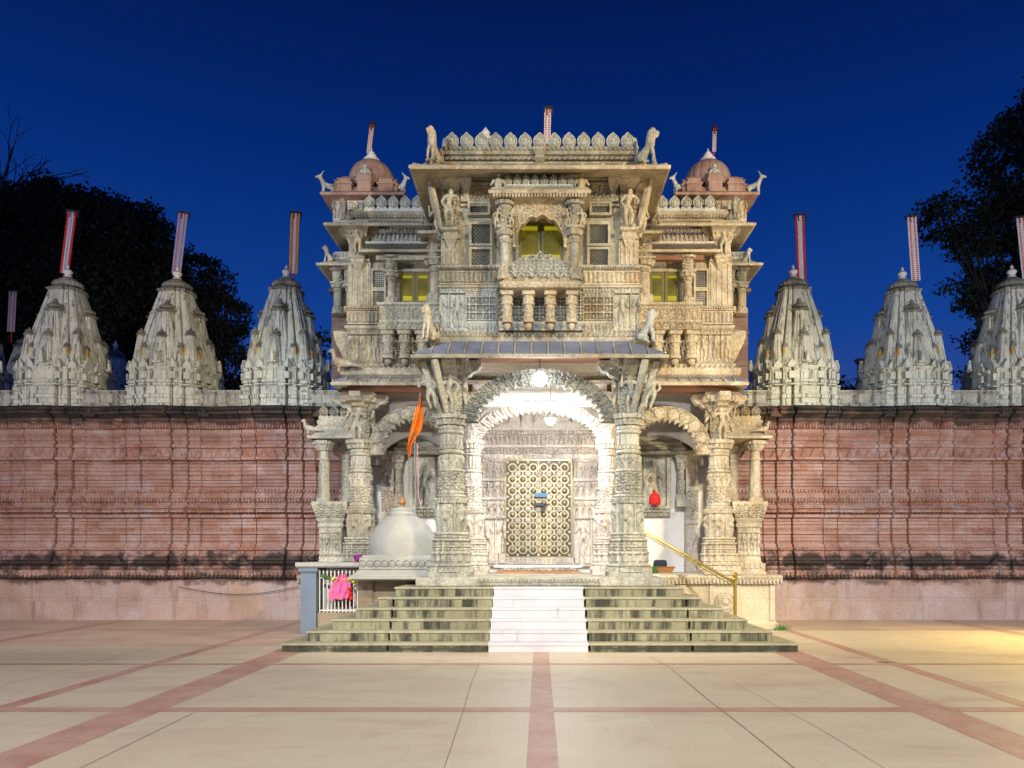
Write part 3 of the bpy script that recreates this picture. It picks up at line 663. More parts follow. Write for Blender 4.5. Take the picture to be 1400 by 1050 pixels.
part('padlock', MB().bbox(.02, .12, DY - .13, DY - .09, Z(701, DY), Z(694, DY)), M['black'], door)
part('notice', MB().box(X(731, DY), X(748, DY), DY - .1, DY - .092, Z(680, DY), Z(674.5, DY)), M['bluelabel'], door)

# ------------------------------------------------ niches with carved images
for mir in (False, True):
    nm = MB(); y = 17.55
    x0, x1 = X(874, y), X(914, y); zb, zt = Z(692, y), Z(624, y)
    carve(nm, x0 - .03, x1 + .03, zb - .24, zb, y, [(.35, 'fringe', .02, .03), (.3, 'foli', .08, .03), (.25, 'flat', .14, 0)], res=.014, back=.1)
    for xx in (x0 + .0, x1 - .0): nm.box(xx - .05, xx + .05, y - .09, y + .1, zb, zt)
    cm = column([(0, .12, .11, .11, 'sq', 'flat', 0, 0), (.12, .3, .09, .08, 'red', 'petal', .02, 0), (.3, .55, .075, .075, 'oct', 'foli', .02, 0), (.55, .6, .09, .09, 'cir', 'flat', 0, .01), (.6, .85, .07, .07, 'cir', 'flute', .012, 0), (.85, 1.0, .08, .10, 'cir', 'petal', .02, 0), (1.0, 1.18, .12, .16, 'sq', 'flat', 0, 0)], 48)
    nm.join(cm, (x1 + .26, y - .12, zb - .02)); nm.join(cm, (x0 - .26, y - .12, zb - .02))
    nm.rect(x0 - .42, x1 + .42, y - .26, y + .1, [(0, zt + .02), (.04, zt + .05), (.04, zt + .09), (0, zt + .1)])
    zz = zt + .1
    for k in range(6):
        ins = .045 + k * .085; dep = .2 - k * .025
        nm.rect(x0 - .36 + ins, x1 + .36 - ins, y - dep, y + .1, [(0, zz), (.025, zz + .03), (.025, zz + .08), (-.02, zz + .1), (-.02, zz + .13)]); zz += .13
    ni = part('niche', nm, M['marble_grey'], T, mir)
    part('recess', MB().box(x0 + .05, x1 - .05, y - .02, y + .05, zb, zt), M['grey_paint'], ni, mir)
    fmesh = blob('statue', [((p0[0], p0[1] - .06, p0[2]), r0, (p1[0], p1[1] - .06, p1[2]), r1) for p0, r0, p1, r1 in figure_bones(.92, 2 if mir else 0)], .014, M['marble_warm'] if not mir else M['marble_grey'])
    link('statue', fmesh, ni, ((1 if not mir else -1) * (x0 + x1) / 2, y - .06 - 15.6, zb + .01))
    sm = MB(); carve(sm, x0 + .06, x1 - .06, zb + .01, zt - .02, y - .02, [(1, 'fig', 0, .05)], res=.016, seed=4); part('relief', sm, M['marble_grey'], ni, mir)

# ------------------------------------------------ side aedicules (corner seats with colonettes)
colet = column([(0, .08, .14, .14, 'sq', 'flat', 0, 0), (.08, .2, .12, .115, 'oct', 'flat', 0, 0), (.2, .95, .11, .10, 'oct', 'flat', 0, 0), (.95, 1.0, .12, .12, 'cir', 'flat', 0, .012), (1.0, 1.16, .10, .10, 'cir', 'flat', 0, 0), (1.16, 1.30, .11, .19, 'red', 'petal', .015, 0), (1.30, 1.38, .22, .22, 'red', 'flat', 0, 0)], 48).mesh('column', M['marble_warm'])
colet_m = recol(colet, M['marble_grey'])
merl_small = merlon_mesh(.21, .27, M['marble_warm']); 
for mir in (False, True):
    mt = M['marble_warm'] if not mir else M['marble_grey']; sg = -1 if mir else 1
    y = 15.95; pm = MB(); xc = 4.42
    zA = lambda py: Z(py, y)
    pm.rect(4.14, 4.62, y, 17.6, [(.10, FLOOR), (.10, zA(782)), (.06, zA(778)), (.07, zA(772)), (.02, zA(768)), (.0, zA(760)), (.0, zA(722)), (.03, zA(720)), (.03, zA(717)), (.0, zA(715)), (.04, zA(712)), (.13, zA(690)), (.13, zA(686))])
    carve(pm, 4.05, 4.71, zA(779), zA(770), y - .075, [(1, 'dent', 0, .02)], res=.012); carve(pm, 4.15, 4.61, zA(760), zA(722), y, [(.2, 'bead', .02, .02), (.8, 'fig', 0, .06), (.2, 'petal', .02, .02)], res=.013, seed=8)
    carve(pm, 4.09, 4.67, zA(712), zA(690), y - .03, [(.2, 'bead', .0, .02), (.8, 'foli', (0.02, .09), .035)], res=.013, seed=2)
    part('pedestal', pm, mt, T, mir)
    for px2, py2, s in ((4.55, y + .14, 1.), (4.22, y + .6, .8)):
        c = link('column', colet if not mir else colet_m, T, (sg * px2, py2 - 15.6, zA(686)), (0, 0, 0), (s, s, .93))
    ev = eave(MB(), 4.02, 4.60, y + .05, 17.6, .22, zA(600), .20, .05, .045)
    for i in range(6): pass
    e = part('eave', ev, mt, T, mir)
    pa = MB().rect(4.0, 4.66, y + .08, 17.6, [(0, zA(592)), (.05, zA(588)), (.05, zA(583)), (0, zA(580)), (.03, zA(577)), (.03, zA(574)), (0, zA(573)), (0, zA(571))])
    carve(pa, 4.0, 4.66, zA(583), zA(576), y + .03, [(1, 'bead', 0, .02)], res=.012)
    pp = part('parapet', pa, mt, T, mir)
    for i in range(3): link('merlon', merl_small if not mir else recol(merl_small, mt), pp, (sg * (4.12 + i * .22), y + .1 - 15.6, zA(571)))

# ------------------------------------------------ eave of the porch
ev = eave(MB(), -1.53, 1.53, 14.0, 15.6, .72, 4.99, .42, .07, .045)
pe = part('eave', ev, M['marble'], T)
sl = MB(); ribs = MB()
# slate slabs laid on the slope, with raised rolls between
over = .70
def slope_slabs(x0, x1, y0, zl, zh, over, n, hip=(True, True)):
    s_, r_ = MB(), MB(); lo, hi = x0 - (over - .02 if hip[0] else 0), x1 + (over - .02 if hip[1] else 0)
    def topp(x):
        d = max(0., x0 - x, x - x1); return (x, y0 - .02 - d, zh + .012 - (zh - zl) * d / over)
    xs = [lo + (hi - lo) * i / n for i in range(n + 1)]
    for i, x in enumerate(xs):
        if i:
            p = xs[i - 1] + .022; q = x - .022; m_ = [p] + [e for e in (x0, x1) if p < e < q] + [q]
            for a_, b_ in zip(m_, m_[1:]):
                s_.add([(a_, y0 - over + .07, zl + .012), (b_, y0 - over + .07, zl + .012), topp(b_), topp(a_)], [(0, 1, 2, 3)])
        r_.tube([(x, y0 - over + .03, zl + .012), topp(x)], .017, 6)
    return s_, r_
s_, r_ = slope_slabs(-1.53, 1.53, 14.0, 5.05, 5.475, .70, 15)
part('roof_slab', s_, M['slate'], pe); part('roof_rib', r_, M['marble'], pe)
for mir in (False, True):
    st_ = MB()
    # slanted struts carrying the eave corners
    for (a, b_) in (((1.84, 13.98, 4.12), (2.10, 13.62, 4.99)), ((1.7, 13.9, 4.12), (1.86, 13.36, 4.98)), ((1.86, 14.4, 4.12), (2.12, 14.5, 5.0))):
        st_.tube([a, b_], [.06, .075], 4)
    so = part('strut', st_, M['marble_grey'], T, mir)
    link('statue', figs[3 if mir else 1], so, ((-1 if mir else 1) * 1.92, 13.66 - 15.6, 4.16), (math.radians(-12), math.radians(-15 if mir else 15), 0), (.95,) * 3)
# ================================================================== UPPER CENTRE BLOCK
YU = 14.02
zu = lambda py: Z(py, YU)
xu = lambda px: X(px, YU)
cb = MB().box(-1.83, 1.83, YU + .05, 17.5, 5.3, zu(236))
part('wall', cb, M['marble'], T); cw = T
m1 = MB().rect(-1.83, 1.83, YU, 16, [(.0, 5.36), (.10, 5.42), (.12, 5.47), (.12, zu(463)), (.05, zu(461)), (.05, zu(457)), (0, zu(455))])
carve(m1, -1.88, 1.88, zu(463), zu(456), YU - .06, [(1, 'zig', 0, .05)], res=.012)
m1.rect(-1.83, 1.83, YU, 16, [(.0, zu(396)), (.05, zu(394)), (.05, zu(391)), (.02, zu(390))])
m1.rect(-1.83, 1.83, YU, 16, [(.0, zu(371)), (.04, zu(369)), (.07, zu(366)), (.07, zu(364)), (0, zu(364))])
carve(m1, -1.85, 1.85, zu(370), zu(366.5), YU - .05, [(1, 'dent', 0, .03)], res=.012)
part('moulding', m1, M['marble'], cw)
for mir in (False, True):
    mat = M['bluish']
    p1 = MB(); carve(p1, xu(838), xu(874), zu(455), zu(396), YU, [(.12, 'bead', .03, .02), (.85, 'fig', .02, .07), (.12, 'petal', .05, .03)], res=.012, seed=11)
    carve(p1, xu(797), xu(838), zu(455), zu(396), YU, [(.22, 'figs', .02, .03), (.08, 'flat', .03, 0), (.6, 'grid', 0, .04), (.1, 'bead', .02, .02), (.1, 'dent', .04, .02)], res=.012, seed=12)
    part('carved_panel', p1, M['bluish'] if mir else M['marble'], cw, mir)
    p2 = MB(); carve(p2, xu(797), 1.85, zu(390), zu(371), YU - .015, [(.1, 'flat', .02, 0), (.8, 'flute', 0, .035), (.1, 'flat', .02, 0)], res=.011)
    part('balustrade', p2, M['marble'] if mir else M['marble_warm'], cw, mir)
    # pilaster with bracket statue
    p3 = MB(); carve(p3, xu(846), xu(872), zu(364), zu(322), YU - .04, [(1, 'flat', 0, 0), (.2, 'petal', .02, .03)], back=.3)
    for xx in (xu(850), xu(856), xu(862), xu(868)): p3.box(xx - .02, xx + .02, YU - .062, YU - .04, zu(363), zu(331))
    carve(p3, xu(848), xu(870), zu(322), zu(240), YU - .02, [(.15, 'petal', .04, .03), (.7, 'foli', 0, .03), (.15, 'petal', .06, .04)], res=.013, back=.3)
    p3.loft([[(xu(859) - w, YU - d, z), (xu(859) + w, YU - d, z), (xu(859) + w, YU + .05, z), (xu(859) - w, YU + .05, z)] for w, d, z in ((.02, .04, zu(345)), (.13, .14, zu(328)), (.13, .14, zu(322)), (.17, .2, zu(320)), (.17, .2, zu(316)))])
    p3.loft([[(xu(859) - w, YU - d, z), (xu(859) + w, YU - d, z), (xu(859) + w, YU + .05, z), (xu(859) - w, YU + .05, z)] for w, d, z in ((.14, .06, zu(262)), (.22, .2, zu(252)), (.22, .2, zu(249)), (.27, .3, zu(243)), (.27, .3, zu(238)))])
    pi = part('pilaster', p3, M['marble'] if mir else M['marble_warm'], cw, mir)
    sg = -1 if mir else 1; fm = figs_m if mir else figs_w
    link('statue', fm[2 if mir else 0], pi, (sg * xu(859), YU - .18 - 15.6, zu(316)), (0, 0, 0), (.98, 1, .98))
    s2 = MB().tube([(1.80, YU - .02, zu(318)), (2.06, YU - .34, zu(236))], [.07, .06], 4); s2.tube([(1.84, YU + .2, zu(318)), (2.08, YU + .2, zu(236))], [.06, .06], 4)
    s2.join(MB().prism([(1.6, zu(262)), (1.9, zu(252)), (2.06, zu(238)), (1.6, zu(238))], YU - .1, YU + .1))
    so = part('strut', s2, M['marble'] if mir else M['marble_warm'], cw, mir)
    link('statue', fm[1], so, (sg * 1.84, YU - .14 - 15.6, zu(320)), (math.radians(-16), sg * math.radians(18), sg * .5), (.92,) * 3)
    # upper wall panels, brackets, windows
    p4 = MB(); carve(p4, xu(800), xu(846), zu(276), zu(250), YU + .01, [(.2, 'bead', .02, .015), (.7, 'foli', 0, .025), (.15, 'flat', .04, 0)], res=.014, seed=6)
    p4.loft([[(xu(838) - w, YU - d, z), (xu(838) + w, YU - d, z), (xu(838) + w, YU + .06, z), (xu(838) - w, YU + .06, z)] for w, d, z in ((.02, .0, zu(274)), (.05, .05, zu(268)), (.06, .10, zu(262)), (.09, .14, zu(258)), (.11, .22, zu(250)), (.11, .22, zu(246)))])
    p4.box(xu(800), xu(846), YU - .03, YU + .06, zu(247.5), zu(243)); p4.box(xu(800), xu(846), YU - .02, YU + .06, zu(282), zu(279))
    part('carved_panel', p4, M['marble'], cw, mir)
    for (a, b_, c, d) in ((806, 831, 334, 308), (806, 831, 364, 342), (809, 833, 292, 280)):
        x0, x1, z0, z1 = xu(a), xu(b_), zu(c), zu(d); small = c == 292
        f = MB(); t = .045
        f.rect(x0, x1, YU + .0, YU + .06, [(t, z0 - t), (t, z1 + t)]) if 0 else None
        for (xa, xb, za, zb_) in ((x0 - t, x0, z0 - t, z1 + t), (x1, x1 + t, z0 - t, z1 + t), (x0, x1, z0 - t, z0), (x0, x1, z1, z1 + t)): f.box(xa, xb, YU - .05, YU + .06, za, zb_)
        wf = part('window', f, M['marble'], cw, mir)
        # a dark sheet behind the pierced stone screen stands for the room's shade
        lt = MB(); lt.box(x0, x1, YU + .043, YU + .048, z0, z1)
        part('pane', lt, M['shade_backing'], wf, mir)
        l2 = MB(); n = 9 if not small else 8; p = (x1 - x0) / n
        nzv = max(3, round((z1 - z0) / p))
        for i in range(n + 1):
            for j in range(nzv + 1):
                cx_, cz_ = x0 + i * p, z0 + j * (z1 - z0) / nzv
                if (i + j) % 2 == 0: 
                    th_ = np.linspace(0, 2 * PI, 8, endpoint=False)
                    rr = p * .56
                    l2.loft([np.stack([np.clip(cx_ + r * np.cos(th_), x0, x1), np.full(8, yv), np.clip(cz_ + r * np.sin(th_), z0, z1)], -1) for r, yv in ((rr, YU + .042), (rr, YU + .012), (rr * .68, YU + .012), (rr * .62, YU + .042))], caps=False)
        part('lattice', l2, M['shrine_dark'], wf, mir)
# top eave, cornice, parapet
te = eave(MB(), -1.57, 1.57, YU - .1, 16.2, .70, Z(229, 13.2), .26, .07, .06)
tp = part('eave', te, M['marble_warm'], T)
r_ = MB()
for i in range(13): 
    x = -2.2 + i * 4.4 / 12; r_.tube([(x, YU - .80, Z(229, 13.2) + .06), (x * .8, YU - .15, Z(229, 13.2) + .30)], .03, 6)
part('roof_rib', r_, M['marble'], tp)
YC = 13.85; zc = lambda py: Z(py, YC); xc_ = lambda px: X(px, YC)
co = MB().rect(-1.74, 1.74, YC, 16.2, [(0, zc(236)), (0, zc(226)), (.03, zc(225)), (.03, zc(222)), (.0, zc(221)), (.0, zc(215)), (.06, zc(213)), (.08, zc(209)), (.02, zc(208)), (.02, zc(207))])
carve(co, -1.74, 1.74, zc(221), zc(214), YC - .01, [(1, 'zig', 0, .05)], res=.012); carve(co, -1.76, 1.76, zc(207), zc(201), YC - .01, [(1, 'flute', 0, .03)], res=.012)
co.box(-1.75, 1.75, YC, 16.2, zc(208), zc(200.8))
# small leaf bracket at the middle
co.loft([[(-w, YC - d, z), (w, YC - d, z), (w, YC + .05, z), (-w, YC + .05, z)] for w, d, z in ((.06, .05, zc(224)), (.10, .14, zc(220)), (.07, .1, zc(215)), (.12, .16, zc(210)), (.12, .16, zc(206)), (.05, .05, zc(203)))])
cpp = part('parapet', co, M['marble'], T)
merl = merlon_mesh(.262, .36, M['merlon'])
for i in range(13): link('merlon', merl, cpp, (-1.60 + i * 3.2 / 12, YC - 15.6 + .03, zc(206)))
for i in range(8):
    for sx in (-1, 1): link('merlon', merl, cpp, (sx * 1.75, YC - 15.6 + .2 + i * .267, zc(206)), (0, 0, sx * PI / 2))

# ---- the jharokha balcony over the porch
YJ = 13.52; zj = lambda py: Z(py, YJ); xj = lambda px: X(px, YJ)
jb = MB().rect(xj(688), xj(790), YJ, YU, [(.0, zj(396)), (.04, zj(394)), (.06, zj(390)), (.06, zj(387)), (.03, zj(385)), (.0, zj(383))])
carve(jb, xj(685), xj(793), zj(395), zj(388), YJ - .045, [(1, 'zig', 0, .03)], res=.012); carve(jb, xj(688), xj(790), zj(384), zj(380), YJ - .005, [(1, 'bead', 0, .02)], res=.012)
jo = part('balcony', jb, M['marble_warm'], T)
pend = MB().lathe([(.015, 0), (.05, .03), (.07, .07), (.05, .12), (.035, .13)], n=16)
pend.join(column([(.13, .18, .09, .10, 'red', 'flat', 0, 0), (.18, .45, .065, .075, 'oct', 'foli', .015, 0), (.45, .5, .095, .095, 'red', 'flat', 0, .01), (.5, .62, .075, .08, 'oct', 'petal', .02, 0), (.62, .70, .11, .12, 'sq', 'flat', 0, 0)], 32))
pendm = pend.mesh('pendant', M['marble_warm'])
for px in (693, 722.5, 752.5, 782): link('pendant', pendm, jo, (xj(px), YJ + .12 - 15.6, zj(449)), (0, 0, 0), (1, 1, (zj(396) - zj(449)) / .70))
bk = MB(); carve(bk, xu(682), xu(797), zu(452), zu(398), YU + .0, [(.15, 'figs', .02, .03), (.1, 'flat', .03, 0), (.7, 'grid', 0, .05), (.1, 'bead', .02, .02)], res=.013, seed=21)
part('carved_panel', bk, M['bluish'], jo)
zb = zj(381)
def crest(x):
    a = np.abs(x) / .52
    z = np.where(a < 1, .16 + .22 * np.sqrt(np.clip(1 - a ** 2, 0, 1)) + .025 * np.abs(np.cos(a * PI * 3.2)), .13 + .06 * np.exp(-((a - 1.18) / .1) ** 2))
    return zb + z + .05 * np.exp(-(a / .1) ** 2)
cr = MB(); zt_ = zb + .38
nx_ = 120; u = np.linspace(xj(697), xj(779), nx_); v = np.linspace(0, 1, 40); U, V = np.meshgrid(u, v, indexing='ij'); Zt = crest(U); ZZ = zb + (Zt - zb) * V
yy = YJ - .05 * 1.8 * K('foli', U, (ZZ - zb) / .4, .4, 3) - .03 * (V > .93); Pn = np.stack([U, yy, ZZ], -1); Pb = np.stack([U, np.full_like(U, YJ + .09), ZZ], -1)
cr.grid(Pn[::-1]); cr.grid(Pb); cr.grid(np.stack([Pn[:, -1], Pb[:, -1]], 1)[::-1]); cr.grid(np.stack([Pn[0], Pb[0]], 1)); cr.grid(np.stack([Pn[-1], Pb[-1]], 1)[::-1])
part('balustrade', cr, M['merlon'], jo)
jc = column([(0, .08, .12, .12, 'red', 'flat', 0, 0), (.08, .2, .10, .09, 'red', 'petal', .02, 0), (.2, .62, .085, .08, 'cir', 'flat', 0, 0), (.62, .66, .095, .095, 'cir', 'flat', 0, .012), (.66, .74, .08, .085, 'cir', 'bead', .015, 0), (.74, .84, .095, .13, 'red', 'petal', .02, 0), (.84, .88, .15, .15, 'sq', 'flat', 0, 0), (.88, 1.24, .085, .085, 'red', 'foli', .025, 0), (1.24, 1.30, .13, .15, 'red', 'petal', .02, 0)], 48).mesh('column', M['marble'])
jf = [recol(f, M['marble_warm']) for f in figs]
for i, px in enumerate((690, 785.5)):
    c = link('column', jc, jo, (xj(px), YJ + .07 - 15.6, zj(382)), (0, 0, 0), (1, 1, (zj(275) - zj(382)) / 1.30))
    for dx in (-.13, .13): link('statue', jf[i], jo, (xj(px) + dx, YJ - .03 - 15.6, zj(314)), (0, 0, 0), (.5,) * 3)
# cusped arch panel
sp = MB(); a_, zs_, h_ = xj(771) - .0, zj(329), zj(290) - zj(329) - .04
xs = np.linspace(xj(701), xj(775), 200); c0 = (xj(701) + xj(775)) / 2; aa = np.clip(np.abs(xs - c0) / (xj(771) - c0), 0, 1)
th_ = np.arccos(np.clip((xs - c0) / (xj(771) - c0), -1, 1)); lob = np.abs(np.sin(th_ * 5.5))
zo = zs_ + (h_ - .04) * np.sqrt(1 - aa ** 2) + .05 * lob * np.sin(th_); zo = np.where(np.abs(xs - c0) > (xj(771) - c0), zs_ - .1, zo)
v = np.linspace(0, 1, 36); ZZ = zo[:, None] + (zj(276) - zo)[:, None] * v[None]; UU = np.repeat(xs[:, None], 36, 1)
edge = ((ZZ - zo[:, None]) < .035)
yy = YJ + .08 - np.where(edge, .05, .03 * K('foli', UU, (ZZ - zs_) / .6, .6, 5)); P = np.stack([UU, yy, ZZ], -1); Pb = P.copy(); Pb[..., 1] = YJ + .2
sp.grid(P[::-1]); sp.grid(Pb); sp.grid(np.stack([Pb[:, 0], P[:, 0]], 1)[::-1])
part('arch', sp, M['marble_warm'], jo)
je = MB().rect(xj(686), xj(790), YJ + .05, YU, [(0, zj(277)), (.04, zj(275)), (.20, zj(270.5)), (.22, zj(270)), (.23, zj(266)), (.18, zj(263)), (.03, zj(256))])
dentils(je, xj(674), xj(802), YJ - .13, zj(274.5), zj(270), .055, .03)
jeo = part('eave', je, M['marble_warm'], T)
jp = MB().rect(xj(690), xj(786), YJ + .06, YU, [(0, zj(262)), (.04, zj(260)), (.04, zj(257)), (.0, zj(256)), (.0, zj(252))]); carve(jp, xj(689), xj(787), zj(256), zj(252), YJ + .05, [(1, 'dent', 0, .02)], res=.012)
jpo = part('parapet', jp, M['bluish'], T)
merl_j = merlon_mesh(.158, .205, M['merlon'])
for i in range(8): link('merlon', merl_j, jpo, (xj(694.5) + i * (xj(781.5) - xj(694.5)) / 7, YJ + .05 - 15.6, zj(253)))

def shutters(parent, x0, x1, z0, z1, y, mir=False, depth=.1):
    f = MB(); t = .05
    f.box(x0 - t, x0, y - .03, y + depth, z0 - t, z1 + t); f.box(x1, x1 + t, y - .03, y + depth, z0 - t, z1 + t); f.box(x0, x1, y - .03, y + depth, z1, z1 + t); f.box(x0, x1, y - .03, y + depth, z0 - t, z0)
    w = part('window', f, M['marble'], parent, mir)
    xm = (x0 + x1) / 2
    for a, b_ in ((x0, xm - .008), (xm + .008, x1)):
        s = MB(); e = .055
        for q in ((a, a + e, z0, z1), (b_ - e, b_, z0, z1), (a + e, b_ - e, z0, z0 + e), (a + e, b_ - e, z1 - e, z1), ): s.box(q[0], q[1], y + .0, y + .05, q[2], q[3])
        g = MB(); g.rect(a + e, b_ - e, y + .02, y + .03, [(0, z0 + e), (0, z1 - e)])
        g2 = MB(); g2.add([(a + e + .03, y + .012, z0 + e + .04), (b_ - e - .03, y + .012, z0 + e + .04), (b_ - e - .03, y + .012, z1 - e - .04), (a + e + .03, y + .012, z1 - e - .04), (a + e, y + .022, z0 + e), (b_ - e, y + .022, z0 + e), (b_ - e, y + .022, z1 - e), (a + e, y + .022, z1 - e)], [(0, 1, 2, 3), (4, 5, 1, 0), (5, 6, 2, 1), (6, 7, 3, 2), (7, 4, 0, 3)])
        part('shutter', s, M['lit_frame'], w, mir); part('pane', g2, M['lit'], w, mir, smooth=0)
    part('recess', MB().box(x0, x1, y + .055, y + .06, z0, z1), M['dark'], w, mir)  # dark sheet painted in for the shade behind the leaves
    return w
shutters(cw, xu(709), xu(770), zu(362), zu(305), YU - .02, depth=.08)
# carved wooden lintel above the lit shutters
part('lintel', MB().box(xu(706), xu(773), YU - .05, YU + .05, zu(302), zu(297)).box(xu(700), xu(779), YU - .01, YU + .05, zu(296.9), zu(280)), M['timber'], cw)

# ================================================================== SIDE TOWERS
YS = 15.6
zs = lambda py: Z(py, YS); xs_ = lambda px: X(px, YS)
merl_s = merlon_mesh(.24, .34, M['merlon'])
dome_th = None
for mir in (False, True):
    sg = -1 if mir else 1; mt = M['marble_warm'] if not mir else M['marble']; mg = M['marble'] if not mir else M['marble_grey']
    fm = figs_w if not mir else figs_m
    # lower eave over the hall columns
    e0 = eave(MB(), 1.9, 3.80, 15.7, 18, .40, Z(524, 15.2), .26, .06, .055)
    eo = part('eave', e0, mt, T, mir)
    s_, r_ = slope_slabs(2.6, 3.80, 15.7, Z(524, 15.2) + .065, Z(524, 15.2) + .27, .39, 7, (False, True))
    part('roof_slab', s_, M['slate'], eo, mir); part('roof_rib', r_, mg, eo, mir)
    tw = MB().box(1.84, 3.93, YS + .05, 18.3, 5.1, zs(300)); tw.box(3.93, 4.42, 16.3, 18.3, 5.1, Z(362, 16.3))
    part('wall', tw, mt, T, mir); two = T
    sd = MB(); carve(sd, 3.95, 4.44, 5.2, Z(428, 16.2), 16.25, [(.4, 'flat', 0, 0), (.1, 'flat', .04, 0), (.6, 'flat', .0, 0), (.12, 'bead', .03, .03), (.4, 'flat', .0, 0)], back=.3)
    sd.box(4.42, 4.46, 16.3, 18.3, 5.2, Z(428, 16.2))
    part('side_wall', sd, M['brick'], two, mir)
    ml = MB().rect(1.84, 3.93, YS, 17, [(.0, zs(520)), (.14, zs(514)), (.16, zs(509)), (.16, zs(506)), (.10, zs(503)), (.06, zs(502)), (.06, zs(498)), (0, zs(496))]); carve(ml, 1.86, 4.0, zs(506), zs(499), YS - .08, [(1, 'zig', 0, .05)], res=.012)
    ml.rect(1.84, 3.93, YS, 17, [(0, zs(452)), (.06, zs(449)), (.06, zs(446)), (0, zs(445))]); ml.rect(1.84, 3.95, YS, 17, [(0, zs(426)), (.05, zs(424)), (.06, zs(420)), (.02, zs(419))])
    carve(ml, 3.25, 3.98, zs(425), zs(421), YS - .05, [(1, 'dent', 0, .03)], res=.012)
    part('moulding', ml, mt, two, mir)
    pn = MB(); carve(pn, xs_(952), 3.93, zs(496), zs(452), YS, [(.15, 'dent', .02, .02), (.8, 'fig', .0, .06), (.15, 'petal', .03, .03)], res=.013, seed=14)
    carve(pn, 1.84, xs_(952), zs(496), zs(452), YS + .02, [(.2, 'figs', 0, .03), (.7, 'grid', 0, .05), (.15, 'bead', .02, .02)], res=.013, seed=15)
    pn.loft([[(3.9, YS + .1, z), (3.9 + o, YS + .02, z), (3.9 + o, 16.4, z), (3.9, 16.4, z)] for o, z in ((.05, zs(498)), (.12, zs(492)), (.2, zs(480)), (.28, zs(470)), (.34, zs(458)), (.34, zs(452)), (.1, zs(450)))])
    part('carved_panel', pn, mt, two, mir)
    b1 = MB(); carve(b1, xs_(952), 3.95, zs(444), zs(426), YS - .01, [(.1, 'flat', .02, 0), (.8, 'flute', 0, .035), (.1, 'flat', .02, 0)], res=.011)
    part('balustrade', b1, mt, two, mir)
    # projecting balcony
    yb = 15.28; zb_ = lambda py: Z(py, yb); xb_ = lambda px: X(px, yb)
    b2 = MB().rect(1.9, xb_(957), yb, YS + .04, [(0, zb_(451)), (.03, zb_(448)), (.03, zb_(443)), (.0, zb_(441)), (.0, zb_(419)), (.05, zb_(417)), (.05, zb_(414)), (0, zb_(413))])
    carve(b2, 1.9, xb_(957), zb_(441), zb_(419), yb - .0, [(.15, 'flat', .02, 0), (.6, 'foli', 0, .025), (.15, 'bead', .02, .015)], res=.012, seed=17); carve(b2, 1.9, xb_(957) + .03, zb_(451), zb_(442), yb - .03, [(1, 'foli', 0, .03)], res=.011, seed=18)
    bo = part('balcony', b2, mt if not mir else M['marble_grey'], T, mir)
    pd = recol(pendm, mt)
    for px in (900, 924, 947): link('pendant', pd, bo, (sg * xb_(px), yb + .13 - 15.6, zb_(497)), (0, 0, 0), (1.2, 1.2, (zb_(451) - zb_(497)) / .70))
    for px in (912, 936): link('statue', fm[0], bo, (sg * xs_(px), YS - .06 - 15.6, zs(494)), (0, 0, 0), (.7,) * 3)
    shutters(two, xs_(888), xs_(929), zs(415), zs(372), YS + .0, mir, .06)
    bc = recol(jc, mt)
    hh = zb_(348) - zb_(414)
    for px, w in ((942, 1.0), (882, 1.4)):
        link('column', bc, bo, (sg * xb_(px), yb + .14 - 15.6, zb_(414)), (0, 0, 0), (w, w, hh / 1.30 if px == 942 else (zb_(322) - zb_(414)) / 1.30))
    # window screen beside it
    x0, x1 = xs_(951), xs_(966)
    for (c, d) in ((420, 398), (393, 370)):
        z0, z1 = zs(c), zs(d); f = MB(); t = .04
        for (xa, xb2, za, zb2) in ((x0 - t, x0, z0 - t, z1 + t), (x1, x1 + t, z0 - t, z1 + t), (x0, x1, z0 - t, z0), (x0, x1, z1, z1 + t)): f.box(xa, xb2, YS - .02, YS + .06, za, zb2)
        wf = part('window', f, mt, two, mir); part('pane', MB().box(x0, x1, YS + .043, YS + .048, z0, z1), M['shade_backing'], wf, mir)  # dark backing sheet stands for the unlit room
        l2 = MB()
        for i in range(1, 6): l2.box(x0 + (x1 - x0) * i / 6 - .008, x0 + (x1 - x0) * i / 6 + .008, YS + .02, YS + .042, z0, z1)
        for i in range(1, 8): l2.box(x0, x1, YS + .018, YS + .04, z0 + (z1 - z0) * i / 8 - .008, z0 + (z1 - z0) * i / 8 + .008)
        part('lattice', l2, M['shrine_dark'], wf, mir)
    pr = MB(); carve(pr, xs_(969), 3.93, zs(419), zs(352), YS - .03, [(.9, 'flat', 0, 0), (.1, 'petal', .03, .02)], back=.2)
    for xx in np.linspace(3.53, 3.87, 4): pr.box(xx - .03, xx + .03, YS - .052, YS - .03, zs(418), zs(362))
    x_ = xs_(985)
    pr.loft([[(x_ - w, YS - d, z), (x_ + w, YS - d, z), (x_ + w, YS + .06, z), (x_ - w, YS + .06, z)] for w, d, z in ((.02, .03, zs(374)), (.12, .16, zs(362)), (.12, .16, zs(358)), (.16, .2, zs(356)), (.16, .2, zs(353)))])
    pr.loft([[(x_ - w, YS - d, z), (x_ + w, YS - d, z), (x_ + w, YS + .06, z), (x_ - w, YS + .06, z)] for w, d, z in ((.12, .06, zs(335)), (.2, .2, zs(328)), (.2, .2, zs(325)), (.27, .34, zs(318)), (.27, .34, zs(311)))])
    pr.join(MB().prism([(x_ + .1, zs(345)), (x_ + .2, zs(335)), (x_ + .24, zs(326)), (x_ + .4, zs(318)), (x_ + .42, zs(311)), (x_ + .1, zs(311))], YS - .1, YS + .14))
